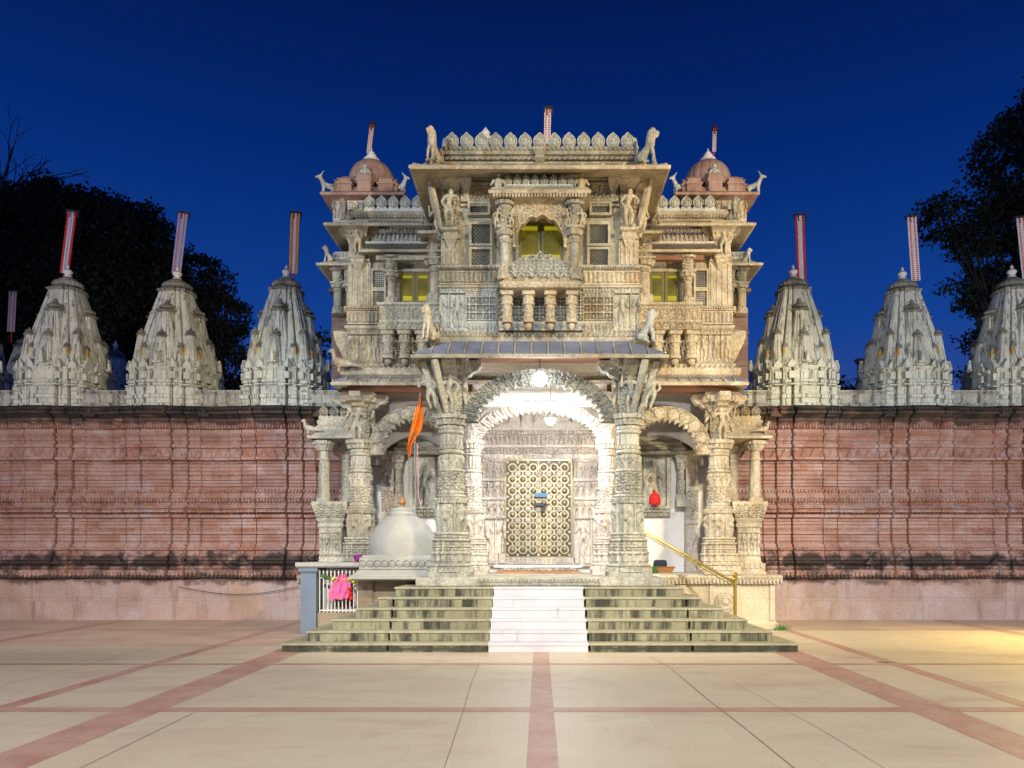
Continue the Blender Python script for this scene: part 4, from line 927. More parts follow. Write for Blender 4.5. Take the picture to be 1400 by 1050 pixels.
    pr.join(MB().prism([(x_ - .1, zs(340)), (x_ - .24, zs(326)), (x_ - .4, zs(318)), (x_ - .42, zs(311)), (x_ - .1, zs(311))], YS - .1, YS + .02))
    po_ = part('pilaster', pr, mt, two, mir); link('statue', fm[3], po_, (sg * x_, YS - .2 - 15.6, zs(353)), (0, 0, 0), (.85, 1, .85))
    # canopy over the balcony and carved band above
    e2 = eave(MB(), 1.9, 3.28, YS - .02, 17, .34, Z(345, 15.3), .13, .05, .045)
    eo2 = part('eave', e2, mt, T, mir)
    part('beam', MB().box(1.9, 3.3, YS - .28, YS - .16, zb_(354), zb_(348)), M['timber'] if not mir else mt, eo2, mir)
    bd = MB(); carve(bd, 1.84, xs_(968), zs(338), zs(314), YS - .02, [(.2, 'flat', .06, 0), (.6, 'figs', 0, .05), (.2, 'bead', .03, .03)], res=.013, seed=19)
    bd.box(1.84, xs_(972), YS - .3, YS, zs(341), zs(338)); 
    part('carved_panel', bd, M['bluish'] if mir else M['marble_white'], two, mir)
    # corner pavilion with open colonettes
    yk = 16.15; zk = lambda py: Z(py, yk)
    ck = recol(jc, mg)
    for kx, ky in ((4.28, yk), (4.28, yk + .7), (4.02, yk - .05)): link('column', ck, two, (sg * kx, ky - 15.6, zk(430)), (0, 0, 0), (.95, .95, (zk(368) - zk(430)) / 1.30))
    e3 = eave(MB(), 3.93, 4.40, yk - .1, 18, .24, Z(364, 15.9), .17, .05, .045); eo3 = part('eave', e3, mg, T, mir)
    e4 = eave(MB(), 4.2, 4.44, 17.4, 18.6, .3, Z(402, 17.3), .1, .04, .06); part('eave', e4, M['brick'], T, mir)
    pk = MB().rect(3.9, 4.34, yk - .05, 18, [(0, zk(358)), (.04, zk(356)), (.04, zk(353)), (.0, zk(352)), (.02, zk(349)), (.02, zk(346))]); carve(pk, 3.9, 4.36, zk(352), zk(347), yk - .06, [(1, 'bead', 0, .03)], res=.012)
    part('parapet', pk, M['bluish'], T, mir)
    # top eave of the tower
    e5 = eave(MB(), 2.3, 3.89, YS + .0, 18, .42, Z(308, 15.2), .24, .06, .05)
    eo5 = part('eave', e5, mt, T, mir)
    # narrow eave beside the centre block
    part('eave', eave(MB(), 1.86, 2.2, 15.1, 16, .2, Z(318, 14.9), .1, .05, .05), mt, T, mir)
    yt = 15.62; zt2 = lambda py: Z(py, yt)
    cc = MB().rect(1.9, 3.92, yt, 17.6, [(0, zt2(306)), (.02, zt2(304)), (.02, zt2(301)), (0, zt2(300)), (0, zt2(297)), (.06, zt2(294)), (.06, zt2(291)), (.0, zt2(290)), (0, zt2(286))])
    carve(cc, 1.9, 3.94, zt2(299), zt2(294.5), yt - .02, [(1, 'zig', 0, .03)], res=.012)
    cpo = part('parapet', cc, mt, T, mir)
    for i in range(6): link('merlon', merl_s, cpo, (sg * (2.28 + i * .243), yt - .0 - 15.6, zt2(289)))
    # domed kiosk
    dx, dy = 3.66, 16.55; zd = lambda py: Z(py, dy - .6)
    dr = MB().rect(dx - .66, dx + .66, dy - .66, dy + .66, [(.0, zt2(306)), (0, zd(286)), (.03, zd(284)), (.0, zd(282)), (.0, zd(276)), (.06, zd(274))])
    carve(dr, dx - .66, dx + .66, zd(300), zd(276), dy - .66, [(.2, 'bead', 0, .03), (.8, 'figs', 0, .05)], res=.014, seed=23)
    dro = part('drum', dr, M['marble_white'] if mir else M['marble_warm'], T, mir)
    de = MB(); n8 = np.linspace(0, 2 * PI, 16, endpoint=False) + PI / 16
    oct_ = np.minimum(plan('sq', n8 + 0.0), 1.22)
    de.rect(dx - .60, dx + .60, dy - .60, dy + .60, [(.0, zd(277)), (.26, zd(274)), (.28, zd(271)), (.24, zd(269)), (.12, zd(266)), (.10, zd(264)), (.0, zd(262)), (.0, zd(258)), (-.04, zd(257)), (-.04, zd(254)), (-.12, zd(252))])
    for ang in range(4):
        for q in (-.43, .43):
            t = MB().rect(q - .15, q + .15, -.66, -.4, [(0, zd(265)), (0, zd(254)), (.03, zd(253)), (.03, zd(251.5)), (0, zd(251)), (-.02, zd(246)), (.01, zd(245)), (-.05, zd(243)), (-.1, zd(240))]); de.join(t, (dx, dy, 0), rot=ang * PI / 2)
        t = MB().rect(-.14, .14, -.72, -.35, [(0, zd(265)), (0, zd(252)), (.035, zd(250)), (.0, zd(243)), (-.05, zd(238)), (-.12, zd(235))]); de.join(t, (dx, dy, 0), rot=ang * PI / 2)
        t = MB().rect(-.10, .10, -.56, -.3, [(0, zd(254)), (0, zd(248)), (.02, zd(247)), (-.02, zd(243)), (-.08, zd(240))]); de.join(t, (dx, dy, 0), rot=ang * PI / 2 + PI / 4)
    deo = part('dome_base', de, M['red_dome'], dro, mir)
    thn = 96; rib = lambda t: .96 + .05 * np.abs(np.cos(8 * t)) ** .45
    zq = lambda py: Z(py, dy)
    dm = MB().lathe([(.45, zq(262)), (.475, zq(254)), (.48, zq(248)), (.465, zq(242)), (.425, zq(235.5)), (.36, zq(230)), (.27, zq(225.5)), (.18, zq(222.5)), (.1, zq(221))], (dx, dy, 0), thn, rib)
    part('dome', dm, M['red_dome'], dro, mir)
    fi = MB().lathe([(.1, zq(222.5)), (.17, zq(220)), (.17, zq(218.5)), (.08, zq(217)), (.11, zq(215)), (.10, zq(212.5)), (.045, zq(211)), (.06, zq(209)), (.025, zq(207)), (.008, zq(203))], (dx, dy, 0), 24)
    part('finial', fi, M['plaster'], dro, mir)
    seat = blob('statue', [((0, 0, .12), .12, (0, 0, .34), .10), ((0, 0, .5), .08, (0, 0, .53), .07), ((-.16, -.06, .06), .06, (.16, -.06, .06), .06), ((-.12, 0, .36), .045, (-.2, -.03, .2), .035), ((.12, 0, .36), .045, (.2, -.03, .2), .035)], .014, M['bluish'])
    link('statue', seat, dro, (sg * dx, dy - .62 - 15.6, zd(247)), (0, 0, 0), (.58,) * 3)
# ================================================================== BOUNDARY WALLS
YW = 17.9; zw = lambda py: Z(py, YW)
SX = [6.25, 8.95, 11.65, 14.35]
def facet(u):
    a = np.abs(u); p = np.zeros_like(a)
    for c in SX:
        d = np.abs(a - c); p = np.maximum(p, np.where(d < .36, .15, np.where(d < .72, .10, np.where(d < 1.02, .05, 0))))
        for e in (.36, .72, 1.02): p = np.where(np.abs(d - e) < .012, -.05, p)
    return p
wall_bands = [(50, 'flat', .10, 0)]
def wall(sg):
    x0, x1 = sorted((sg * 4.25, sg * 17.5))
    name = 'left' if sg < 0 else 'right'
    W = thing('boundary_wall', 'long red sandstone wall with carved bands %s' % ('left of the temple, behind the blue grey grilled shrine' if sg < 0 else 'right of the temple, beyond the brass handrail'), 'wall', (sg * 10.8, 17.9, 0))
    b = [(zw(752) - zw(757), 'flat', .12, 0)]
    B = [(757, 752, 'flat', .10, 0), (752, 748, 'petal', .13, .03), (748, 744, 'flat', .08, 0), (744, 726, 'flat', (.02, .0), 0), (726, 722, 'figs', .0, .035), (722, 708, 'flat', .0, 0), (708, 704, 'flat', .08, 0), (704, 701, 'dent', .02, .04), (701, 696, 'petal', .09, .04), (696, 691, 'flat', (.15, .06), 0),
         (691, 688, 'dent', .03, .02), (688, 682, 'fringe', .05, .05), (682, 676, 'flat', (.14, .05), 0), (676, 670, 'dent', .06, .03), (670, 652, 'flat', .0, 0), (652, 650, 'flat', -.02, 0), (650, 649, 'flat', .02, 0), (649, 634, 'flat', .0, 0), (634, 630, 'figs', .0, .04), (630, 626, 'flat', .11, 0), (626, 613, 'zig', .0, .045), (613, 609, 'flat', .07, 0), (609, 604, 'flat', .0, 0), (604, 600, 'bead', .03, .02), (600, 594, 'flat', (.03, .12), 0),
         (594, 588, 'flat', .03, 0), (588, 583, 'dent', .06, .045), (583, 578, 'flat', (.06, .16), 0), (578, 574, 'flat', .12, 0)]
    # plain zones are laid in shallow courses with open joints
    C = []; r_ = random.Random(4)
    for a, b_, k, o, d in B:
        if k == 'flat' and a - b_ > 7:
            n = int((a - b_) / 4.2); hh = (a - b_) / n; o0, o1 = o if isinstance(o, tuple) else (o, o)
            for i in range(n):
                f = o0 + (o1 - o0) * i / n + r_.choice((0, .012, .022)); C += [(hh * .8, 'flat', f, 0), (hh * .2, 'flat', f - .035, 0)]
        else: C.append((a - b_, k, o, d))
    mb = carve(MB(), x0, x1, zw(757), zw(574), YW, C, res=.02, back=.5, facet=facet, seed=30)
    part('carved_face', mb, M['red'], W)
    pb = MB(); carve(pb, x0, x1, zw(790), zw(757), YW - .12, [(8, 'fringe', .05, .05), (3, 'flat', .13, 0), (2, 'flat', .06, 0), (4, 'flat', (.11, .05), 0), (1, 'flat', -.02, 0), (3, 'dent', .05, .03), (2, 'flat', .09, 0), (1, 'flat', .0, 0), (4, 'flat', .05, 0), (1, 'flat', .0, 0), (4, 'flat', (.04, .0), 0)], res=.02, back=.6, facet=facet, seed=31)
    for c in np.arange(-17, 17.5, 1.45):
        if x0 + .6 < c < x1 - .3:
            pb.join(MB().prism([(-.12, 0), (.12, 0), (.09, .05), (.05, .07), (.03, .12), (0, .15), (-.03, .12), (-.05, .07), (-.09, .05)], 0, .1), (c, YW - .32, zw(771)))
    part('base_moulding', pb, M['red'], W)
    pl = MB().box(x0, x1, YW - .18, YW + .5, 0, zw(821)); pl.box(x0, x1, YW - .13, YW + .5, zw(821), zw(791))
    part('plinth', pl, M['red_plinth'], W)
    ch = MB(); carve(ch, x0, x1, zw(574), zw(557), YW - .1, [(4, 'flat', (.05, .16), 0), (3, 'flat', .22, 0), (4, 'fringe', .14, .05), (4, 'flat', (.16, .04), 0)], res=.024, back=.6, facet=facet, seed=32)
    for c in np.arange(-17, 17.5, 1.32):
        if x0 + .3 < c < x1 - .3: ch.join(MB().prism([(-.14, 0), (.14, 0), (.1, .06), (.05, .09), (.03, .15), (0, .18), (-.03, .15), (-.05, .09), (-.1, .06)], 0, .1), (c, YW - .36, zw(573)))
    part('cornice', ch, M['cornice'], W)
    wp = MB(); carve(wp, x0, x1, zw(557), zw(533), YW + .10, [(2, 'flat', .06, 0), (2, 'flat', (.02, .05), 0), (3, 'dent', .03, .02), (12, 'grid' if 0 else 'flat', .0, 0), (3, 'bead', .02, .02), (2, 'flat', .06, 0)], res=.024, back=.3, facet=None, seed=33)
    n = int((x1 - x0) / .42)
    for i in range(n):
        xx = x0 + (i + .5) * (x1 - x0) / n
        if min(abs(abs(xx) - c) for c in SX) > 1.0: wp.lathe([(.06, 0), (.07, .04), (.04, .1), (.07, .17), (.05, .21)], (xx, YW + .08, zw(551)), 10)
    wp.box(x0, x1, YW + .2, YW + 3, zw(574), zw(549))
    part('parapet', wp, M['parapet'], W)
    return W
wall(-1); wall(1)
c = MB(); xs2 = np.linspace(-8.4, -5.6, 14); c.tube([(x, YW - .22, .78 - .18 * math.sin((x + 8.4) / 2.8 * PI)) for x in xs2], .008, 5)
single('cable', c, M['black'], 'thin dark cable sagging along the plinth of the left red wall', 'cable', (-7, YW - .2, .6))

# ================================================================== SHRINE SPIRES
def ratha(k=1.):
    side = []
    pts = [(-.80, .80), (-.78, .84), (-.60, .855), (-.572, .66), (-.565, .66), (-.54, .90), (-.44, .935), (-.345, .92), (-.328, .70), (-.32, .70), (-.29, .985), (-.16, 1.01), (0, 1.02), (.16, 1.01), (.29, .985), (.32, .70), (.328, .70), (.345, .92), (.44, .935), (.54, .90), (.565, .66), (.572, .66), (.60, .855), (.78, .84)]
    for q in range(4):
        a = q * PI / 2
        for t, o in pts: side.append((t * math.cos(a) + o * math.sin(a), t * math.sin(a) - o * math.cos(a)))
    return np.array(side)
RA = ratha()
def rloft(mb, prof, c=(0, 0), pl=RA):
    mb.loft([np.column_stack([c[0] + pl[:, 0] * r, c[1] + pl[:, 1] * r, np.full(len(pl), z)]) for r, z in prof]); return mb
def tower_prof(w0, z0, h, n=16): return [(w0 * (1 - .61 * (i / n) ** 1.08), z0 + h * i / n) for i in range(n + 1)]
def top(mb, r, z, c=(0, 0)):
    n = 40; mb.lathe([(r * .6, z - .02), (r * .55, z + r * .15)], (*c, 0), n)
    mb.lathe([(r * .62, z + r * .12), (r * .95, z + r * .25), (r * 1.0, z + r * .42), (r * .9, z + r * .58), (r * .55, z + r * .68)], (*c, 0), n, lambda t: 1 + .06 * np.abs(np.cos(10 * t)))
    mb.lathe([(r * .5, z + r * .66), (r * .62, z + r * .78), (r * .3, z + r * .98), (r * .12, z + r * 1.02)], (*c, 0), n)
    return z + r * 1.0
def make_spire():
    S = thing('shrine_spire', 'x', 'spire', (0, 0, 0))
    base = MB(); w = 1.0
    rloft(base, [(w * 1.04, -.24), (w * 1.04, -.17), (w * .99, -.15), (w * .99, -.05), (w * 1.02, -.03), (w * 1.02, .05), (w * .98, .07), (w * .98, .1), (w * 1.0, .24), (w * .93, .27), (w * .93, .33), (w * .97, .35), (w * .97, .4), (w * .93, .42), (w * .92, .62), (w * .97, .68), (w * .99, .72), (w * .90, .76), (w * .90, .80)])
    for q in range(4):
        for dx in (-.62, -.33, .0, .33, .62):
            t = MB(); yy = .93 if abs(dx) < .4 else .83
            t.box(dx - .07, dx + .07, -yy - .03, -yy + .1, .44, .60); t.prism([(dx - .11, .70), (dx + .11, .70), (dx + .08, .80), (dx + .03, .86), (dx, .93), (dx - .03, .86), (dx - .08, .80)], -yy - .02, -yy + .1)
            t.box(dx - .09, dx + .09, -yy - .05, -yy + .1, .28, .31)
            base.join(t, rot=q * PI / 2)
    part('base', base, M['shrine'], S)
    tw = rloft(MB(), tower_prof(.90, .74, 2.02, 18)); part('tower', tw, M['shrine'], S)
    tp = MB(); rloft(tp, [(.36, 2.72), (.42, 2.78), (.34, 2.83)]); zt = top(tp, .33, 2.80)
    part('amalaka', tp, M['shrine_dark'], S)
    k = MB().lathe([(.06, zt - .02), (.10, zt + .02), (.05, zt + .05), (.10, zt + .10), (.11, zt + .15), (.06, zt + .20), (.03, zt + .23), (.035, zt + .26), (.005, zt + .32)], n=20); part('finial', k, M['plaster'], S)
    for q in range(4):
        for (w1, h1, o, s) in ((.40, 1.38, .48, 0), (.22, .72, .74, 0), (.19, .80, .58, -.56), (.12, .46, .72, -.42), (.12, .46, .72, .42)):
            m_ = MB(); rloft(m_, tower_prof(w1, .76, h1, 10)); r = w1 * .42
            mc = MB(); rloft(mc, [(r * 1.0, .76 + h1 - .02), (r * 1.35, .76 + h1 + .02), (r, .76 + h1 + .05)]); z_ = top(mc, r * 1.05, .76 + h1 + .05)
            mc.lathe([(r * .3, z_), (r * .35, z_ + r * .2), (.004, z_ + r * .6)], n=10)
            m2 = MB().join(m_, (s, -o, 0), 1, 0); m3 = MB().join(m2, rot=q * PI / 2); sl_o = part('spirelet', m3, M['shrine'], S); part('crown', MB().join(MB().join(mc, (s, -o, 0), 1, 0), rot=q * PI / 2), M['shrine_dark'], sl_o)
        for dx in (-.46, .46):
            oc = MB().join(MB().box(dx - .028, dx + .024, -.79, -.66, .96, 1.20), rot=q * PI / 2)
            part('niche_panel', oc, M['ochre'], S)
        fg = MB().capsule((0, -1.02, .84), .06, (0, -1.02, .98), .05); fg.capsule((0, -1.02, 1.05), .04, (0, -1.02, 1.06), .035); fg.capsule((-.07, -1.02, .82), .035, (.07, -1.02, .82), .035)
        part('statue', MB().join(fg, rot=q * PI / 2), M['shrine'], S)
    return S
SP = make_spire(); first = True
sp_lab = {(-1, 0): 'pale weathered shrine spire on the left wall, nearest the temple', (-1, 1): 'pale streaked shrine spire, middle one of three full spires left of the temple', (-1, 2): 'dark streaked shrine spire on the left wall, farthest full one from the temple', (-1, 3): 'sliver of a shrine spire cut by the left edge of the picture',
          (1, 0): 'greenish shrine spire on the right wall, nearest the temple', (1, 1): 'pale streaked shrine spire on the right wall, second from the temple', (1, 2): 'grey streaked shrine spire on the right wall, cut by the right edge'}
spires = {}
for (sg, i), lab in sp_lab.items():
    o = SP if first else copy_tree(SP); first = False
    o.location = (sg * SX[i], 18.78, zw(543)); o['label'] = lab; o.rotation_euler.z = PI / 2 * ((i * 3 + (sg > 0)) % 4); o.scale = (1 + .02 * ((i + (sg > 0)) % 2), 1 + .02 * ((i + (sg > 0)) % 2), 1 - .015 * (i % 2)); o['group'] = 'shrine spires along the boundary walls'; spires[(sg, i)] = o
for px, y, lab in ((36, 27.5, 'dim shrine spire in the rear row, behind the two leftmost spires'), (158, 29., 'dim shrine spire far behind, in the gap left of the middle left spire')):
    o = copy_tree(SP); o.location = (X(px, y), y, 6.2); o['label'] = lab; o['group'] = 'shrine spires in the rear row'; o.scale = (.9, .9, 1.0)
    b_ = MB(); rloft(b_, [(1.05, -6.3), (1.05, -.9), (1.15, -.8), (1.1, -.5), (1.02, -.4), (1.02, -.1)]); link('shrine_body', b_.mesh('shrine_body', M['shrine_dark']), o)

# ================================================================== TEMPLE FLAGS ON POLES
def flag(lab, base, topp, w, style, group='painted flag boards on the spires'):
    bx, by, bz = base; tx, ty, tz = topp
    d = Vector((tx - bx, ty - by, tz - bz)); L = d.length
    R = thing('flagpole', lab, 'flagpole', base, group)
    R.rotation_euler = Vector((0, 0, 1)).rotation_difference(d.normalized()).to_euler()
    def add(n, mb, mat): return link(n, mb.mesh(n, mat), R)
    add('pole', MB().tube([(0, 0.03, -.35), (0, 0.03, L)], .022, 8), M['flagred'])
    a = [M[k] for k in {'rb': ('flagred', 'flagblue'), 'bw': ('flagblue', 'flagred'), 'ry': ('flagyellow', 'flagred'), 'rw': ('flagred', 'flagwhite'), 'wr': ('flagwhite', 'flagred')}[style]]
    z0 = .04
    for sx in (-1, 1):
        edge = MB().box(sx * w / 2 - w * .16, sx * w / 2 + w * .16, -.02, .0, z0, L - .02); add('border', edge, a[0])
        mid = MB(); n = max(6, int((L - z0) / .05)); hh = (L - .02 - z0) / n
    f_ = .86 if style in ('rb', 'rw') else .55
    mid.box(-w * .34, w * .34, -.012, -.002, z0, L - .02); add('cloth', mid, M['flagwhite'] if style != 'bw' else M['flagblue'])
    sc_ = M['flagblue'] if style == 'rb' else a[1] if style != 'rw' else M['flagwhite']
    for sx in ((0,) if style in ('rb', 'rw') else (-1, 1)):
      ch = MB()
      for i in range(n):
        if not sx:
            ch.box(-w * .17, w * .17, -.018, -.012, z0 + i * hh, z0 + i * hh + hh * .8)
        else:
            ch.box(sx * w * .34 - w * .13, sx * w * .34 + w * .13, -.026, -.02, z0 + i * hh + hh * .25, z0 + i * hh + hh * .8)
      add('stripe', ch, sc_)
    cb_ = MB().box(-w * .85, w * .95, -.03, .05, L - .01, L + .03)
    for k in range(4): cb_.box(-w * .8 + k * w * .55, -w * .8 + k * w * .55 + .025, -.025, .01, L - .1 - .06 * (k % 2), L)
    add('crossbar', cb_, M['black'])
    return R
def fl_(lab, y, pb, pt, w, style, dy=0., **k): return flag(lab, (X(pb[0], y), y, Z(pb[1], y)), (X(pt[0], y + dy), y + dy, Z(pt[1], y + dy)), w, style, **k)
fl_('red and blue flag board leaning on the farthest full left spire', 19.3, (88, 376), (99, 289), .175, 'rb')
fl_('pale blue flag board with red ticks on the middle left spire', 19.3, (241, 376), (251, 291), .175, 'bw')
fl_('yellow and red flag board on the left spire nearest the temple', 19.3, (401, 376), (404, 291), .165, 'ry')
fl_('red flag board with a white middle on the right spire nearest the temple', 19.3, (1096, 386), (1093, 294), .175, 'rw')
fl_('white and red checked flag board on the second right spire', 19.3, (1252, 386), (1246, 296), .175, 'wr')
fl_('white and red checked flag board at the right edge', 19.3, (1404, 386), (1395, 297), .175, 'wr')
fl_('slim red flag board on the left domed tower', 16.6, (504, 212), (509, 169), .07, 'wr', group='slim flag boards on the temple roof')
fl_('slim red flag board on the right domed tower', 16.6, (976, 210), (977, 174), .06, 'wr', group='slim flag boards on the temple roof')
fl_('slim red flag board rising behind the centre of the parapet', 15.4, (748, 200), (749, 148), .10, 'wr', group='slim flag boards on the temple roof')
fl_('dim red flag board far behind the leftmost spires', 27.5, (15, 455), (18, 398), .2, 'wr', group='flag boards of the rear row')
fm_ = MB().lathe([(.10, 0), (.13, .05), (.07, .10), (.09, .15), (.01, .26)], (X(664, 15.2), 15.2, Z(192, 15.2)), 16); fm_.lathe([(.06, -.5), (.06, 0)], (X(664, 15.2), 15.2, Z(192, 15.2)), 10)
part('finial', fm_, M['plaster'], T)

# ================================================================== STONE BEASTS
lion_a = blob('lion', lion_bones(1.0), .022, M['marble_grey']); 
def beast(lab, px, py, y, h, rot, mat='marble_grey', name='lion_statue', cat='statue', group='stone guardian lions on the temple ledges'):
    me = recol(lion_a, M[mat]); o = link(name, me, None, (X(px, y), y, Z(py, y)), (0, 0, rot), (h * .8, h * .84, h * 1.02)); return tag(o, lab, cat, group)
beast('rearing stone lion at the left end of the top parapet', 594, 225, 13.55, .60, -.5, 'marble_warm')
beast('stone lion at the right end of the top parapet, facing right', 884, 225, 13.55, .60, 1.25, 'marble_grey')
beast('stone lion on the left end of the porch roof', 588, 466, 13.75, .60, -.55, 'marble_warm')
beast('bluish stone lion on the right end of the porch roof', 884, 468, 13.75, .56, 1.2, 'bluish')
beast('grey stone lion on the eave corner below the right dome', 1001, 303, 15.55, .46, .7, 'marble_grey')
beast('stone lion on the eave corner below the left dome', 474, 303, 15.55, .44, -.7, 'marble')
beast('small stone lion on the outer left side eave', 449, 358, 15.95, .32, -1.2, 'marble')
beast('small stone lion on the outer right side eave', 1021, 360, 15.95, .30, 1.2, 'bluish')
beast('small stone lion between the left tower and the centre block', 579, 306, 14.95, .30, .3, 'marble_grey')
beast('small stone lion between the right tower and the centre block', 899, 306, 14.95, .34, -.3, 'marble_warm')
for px, py, sx, lab in ((455, 268, -1, 'bluish stone goat at the left corner of the left dome'), (541, 270, 1, 'bluish stone goat at the right corner of the left dome'), (934, 270, -1, 'bluish stone goat at the left corner of the right dome'), (1024, 268, 1, 'bluish stone goat at the right corner of the right dome')):
    h = .42; B = [((0, .02, .17), .06, (0, -.18, .20), .06), ((0, -.18, .2), .055, (0, -.26, .34), .035), ((0, -.26, .36), .042, (0, -.34, .33), .025), ((.03, -.25, .38), .018, (.05, -.2, .47), .01), ((-.03, -.25, .38), .018, (-.05, -.2, .47), .01), ((0, .05, .2), .025, (0, .12, .24), .015)]
    for ly in (.0, -.19):
        for lx in (-.035, .035): B.append(((lx, ly, .15), .03, (lx, ly - .01, .02), .022))
    me = blob('goat', B, .012, M['bluish']); o = link('goat_statue', me, None, (X(px, 16.1), 16.1, Z(py, 16.1)), (0, 0, sx * 1.1)); tag(o, lab, 'statue', 'stone goats round the domes')
# seated figures at the balcony roof
for px, m_, lab in ((681, 'marble_grey', 'seated stone attendant at the left end of the balcony roof'), (795, 'marble_warm', 'seated stone attendant at the right end of the balcony roof')):
    o = link('attendant_statue', recol(seat, M[m_]), None, (X(px, 13.55), 13.55, Z(263, 13.55)), (0, 0, 0), (.62,) * 3); tag(o, lab, 'statue', 'attendants on the balcony roof')
# birds
bird = blob('bird', [((0, .0, .16), .09, (0, .16, .14), .06), ((0, .16, .14), .05, (0, .40, .10), .02), ((0, -.06, .2), .05, (0, -.10, .34), .03), ((0, -.10, .36), .045, (0, -.13, .36), .04), ((0, -.15, .35), .02, (0, -.2, .34), .008), ((.03, .02, .1), .02, (.03, .0, .01), .018), ((-.03, .02, .1), .02, (-.03, .0, .01), .018)], .011, M['marble'])
for px, py, y, s, r, m_, lab in ((463, 508, 15.3, 1.15, -PI / 2, 'marble', 'stone peacock on the ledge above the left lower eave'), (421, 594, 15.85, .8, -PI / 2, 'marble_grey', 'stone bird on the small left corner eave'), (1046, 594, 15.85, .7, PI / 2, 'marble_warm', 'stone bird on the small right corner eave')):
    o = link('bird_statue', recol(bird, M[m_]), None, (X(px, y), y, Z(py, y)), (0, 0, r), (s,) * 3); tag(o, lab, 'statue', 'stone birds on the side eaves')
# ================================================================== SMALL DOMED SHRINE AND GRILLED ENCLOSURE
y = 14.95; k = lambda py, Y=y: Z(py, Y)
S2 = thing('small_shrine', 'low white domed shrine with a brass finial left of the steps', 'shrine', (X(550, y), y, 0))
cx = X(550, y); cy = 15.0
dm = MB().lathe([(.64, k(764)), (.645, k(756)), (.65, k(748)), (.64, k(739)), (.595, k(729)), (.52, k(720)), (.42, k(712)), (.31, k(707)), (.22, k(704))], (cx, cy, 0), 64); part('dome', dm, M['dome_white'], S2, smooth=60)
nk = MB().lathe([(.25, k(707)), (.27, k(703)), (.24, k(700)), (.25, k(697)), (.22, k(695)), (.12, k(693))], (cx + .0, cy, 0), 40); part('neck', nk, M['dome_white'], S2)
fi = MB().lathe([(.05, k(694)), (.03, k(691)), (.08, k(688)), (.085, k(686)), (.04, k(683)), (.01, k(679))], (cx, cy - .1, 0), 20); part('finial', fi, M['wood'], S2)
bs = MB().rect(cx - .70, cx + .70, cy - .66, 15.7, [(.08, k(792)), (.14, k(790)), (.14, k(786)), (.08, k(783)), (.04, k(780)), (-.0, k(778)), (-.0, k(763)), (-.04, k(761)), (-.05, k(759))])
carve(bs, cx - .7, cx + .7, k(777), k(765), cy - .66, [(.2, 'flat', .02, 0), (.8, 'ros', 0, .035)], res=.012)
part('base', bs, M['dome_white'], S2)
pb = MB().rect(X(507, 14.8), X(600, 14.8), 14.75, 15.66, [(0, 0), (0, Z(794, 14.75))]); part('plinth', pb, M['podium_grey'], S2)
G = thing('grilled_enclosure', 'blue grey pier and stone slab enclosing a niche with white bars', 'enclosure', (X(445, 14.8), 14.8, 0))
yp = 14.62; g = lambda py: Z(py, yp); gx = lambda px: X(px, yp)
pr = MB().bbox(gx(411), gx(432), yp, yp + .55, 0, g(778), .012); pr.rect(gx(411), gx(432), yp, yp + .55, [(.0, g(784)), (.035, g(781)), (.035, g(777)), (0, g(776))]); part('pier', pr, M['blue_paint'], G)
sb = MB().rect(gx(409), gx(488), yp, 15.6, [(.03, g(776)), (.06, g(774)), (.06, g(770)), (.05, g(769))]); part('slab', sb, M['dome_white'], G)
kb = MB().bbox(gx(433), gx(490), yp + .05, yp + .3, 0, g(838), .01); kb.bbox(gx(488), gx(508), yp + .08, yp + .6, 0, g(777), .01); part('sill', kb, M['podium_grey'], G)
inn = MB().box(gx(433), gx(489), yp + .52, yp + .56, g(839), g(778)); part('inner_wall', inn, M['plaster'], G)
gr = MB(); n = 11
for i in range(n):
    xx = gx(435) + (gx(487) - gx(435)) * i / (n - 1); gr.tube([(xx, yp + .1, g(838)), (xx, yp + .1, g(784))], .011, 8); gr.lathe([(.012, 0), (.022, .02), (.003, .07)], (xx, yp + .1, g(784)), 8)
gr.box(gx(434), gx(488), yp + .115, yp + .135, g(836), g(834)); gr.box(gx(434), gx(488), yp + .115, yp + .135, g(791), g(789))
part('grille', gr, M['white_bar'], G)
dk = MB().box(gx(447), gx(475), yp + .49, yp + .518, g(832), g(795)); part('image_niche', dk, M['timber'], G)
# pink cloth, garlands
cl = MB(); P = []
for i, t in enumerate(np.linspace(0, 1, 14)):
    row = []
    for j, a in enumerate(np.linspace(-1, 1, 18)):
        w = .07 + .13 * math.sin(t * PI * .75); row.append((gx(467) - .06 * t + a * w, yp + .03 - .03 * math.cos(a * 9 + t * 2) - .03 * t, g(786) - .47 * t - .03 * abs(a) * math.sin(6 * a)))
    P.append(row)
P = np.array(P); cl.grid(P); cl.grid((P + np.array([0, .012, 0]))[::-1])
single('cloth_bundle', cl, M['pink'], 'pink cloth hung on the white bars of the grilled enclosure', 'cloth', (gx(466), yp, g(800)), smooth=60)
ga = MB(); lf = MB(); r2 = random.Random(3)
for i in range(26):
    t = i / 25; xx = gx(440) + (gx(487) - gx(440)) * t; zz = g(787) - .09 * math.sin(t * PI) - (.16 * max(0, t - .75) * 4); q = (xx, yp + .06 + r2.uniform(-.02, .02), zz + r2.uniform(-.015, .015))
    (ga if (i % 3 and 6 < i) else lf).lathe([(.004, -.03), (.032, -.012), (.034, .012), (.004, .03)], q, 8)
gl = thing('garland', 'yellow and green flower garland strung over the white bars', 'garland', (gx(465), yp, g(787)))
part('blossoms', ga, M['yellow'], gl); part('leaves', lf, M['green'], gl)
rf = MB()
for q in ((478, 812), (479, 818), (477, 806)): rf.lathe([(.004, -.05), (.04, -.02), (.045, .02), (.004, .05)], (gx(q[0]), yp + .05, g(q[1])), 10)
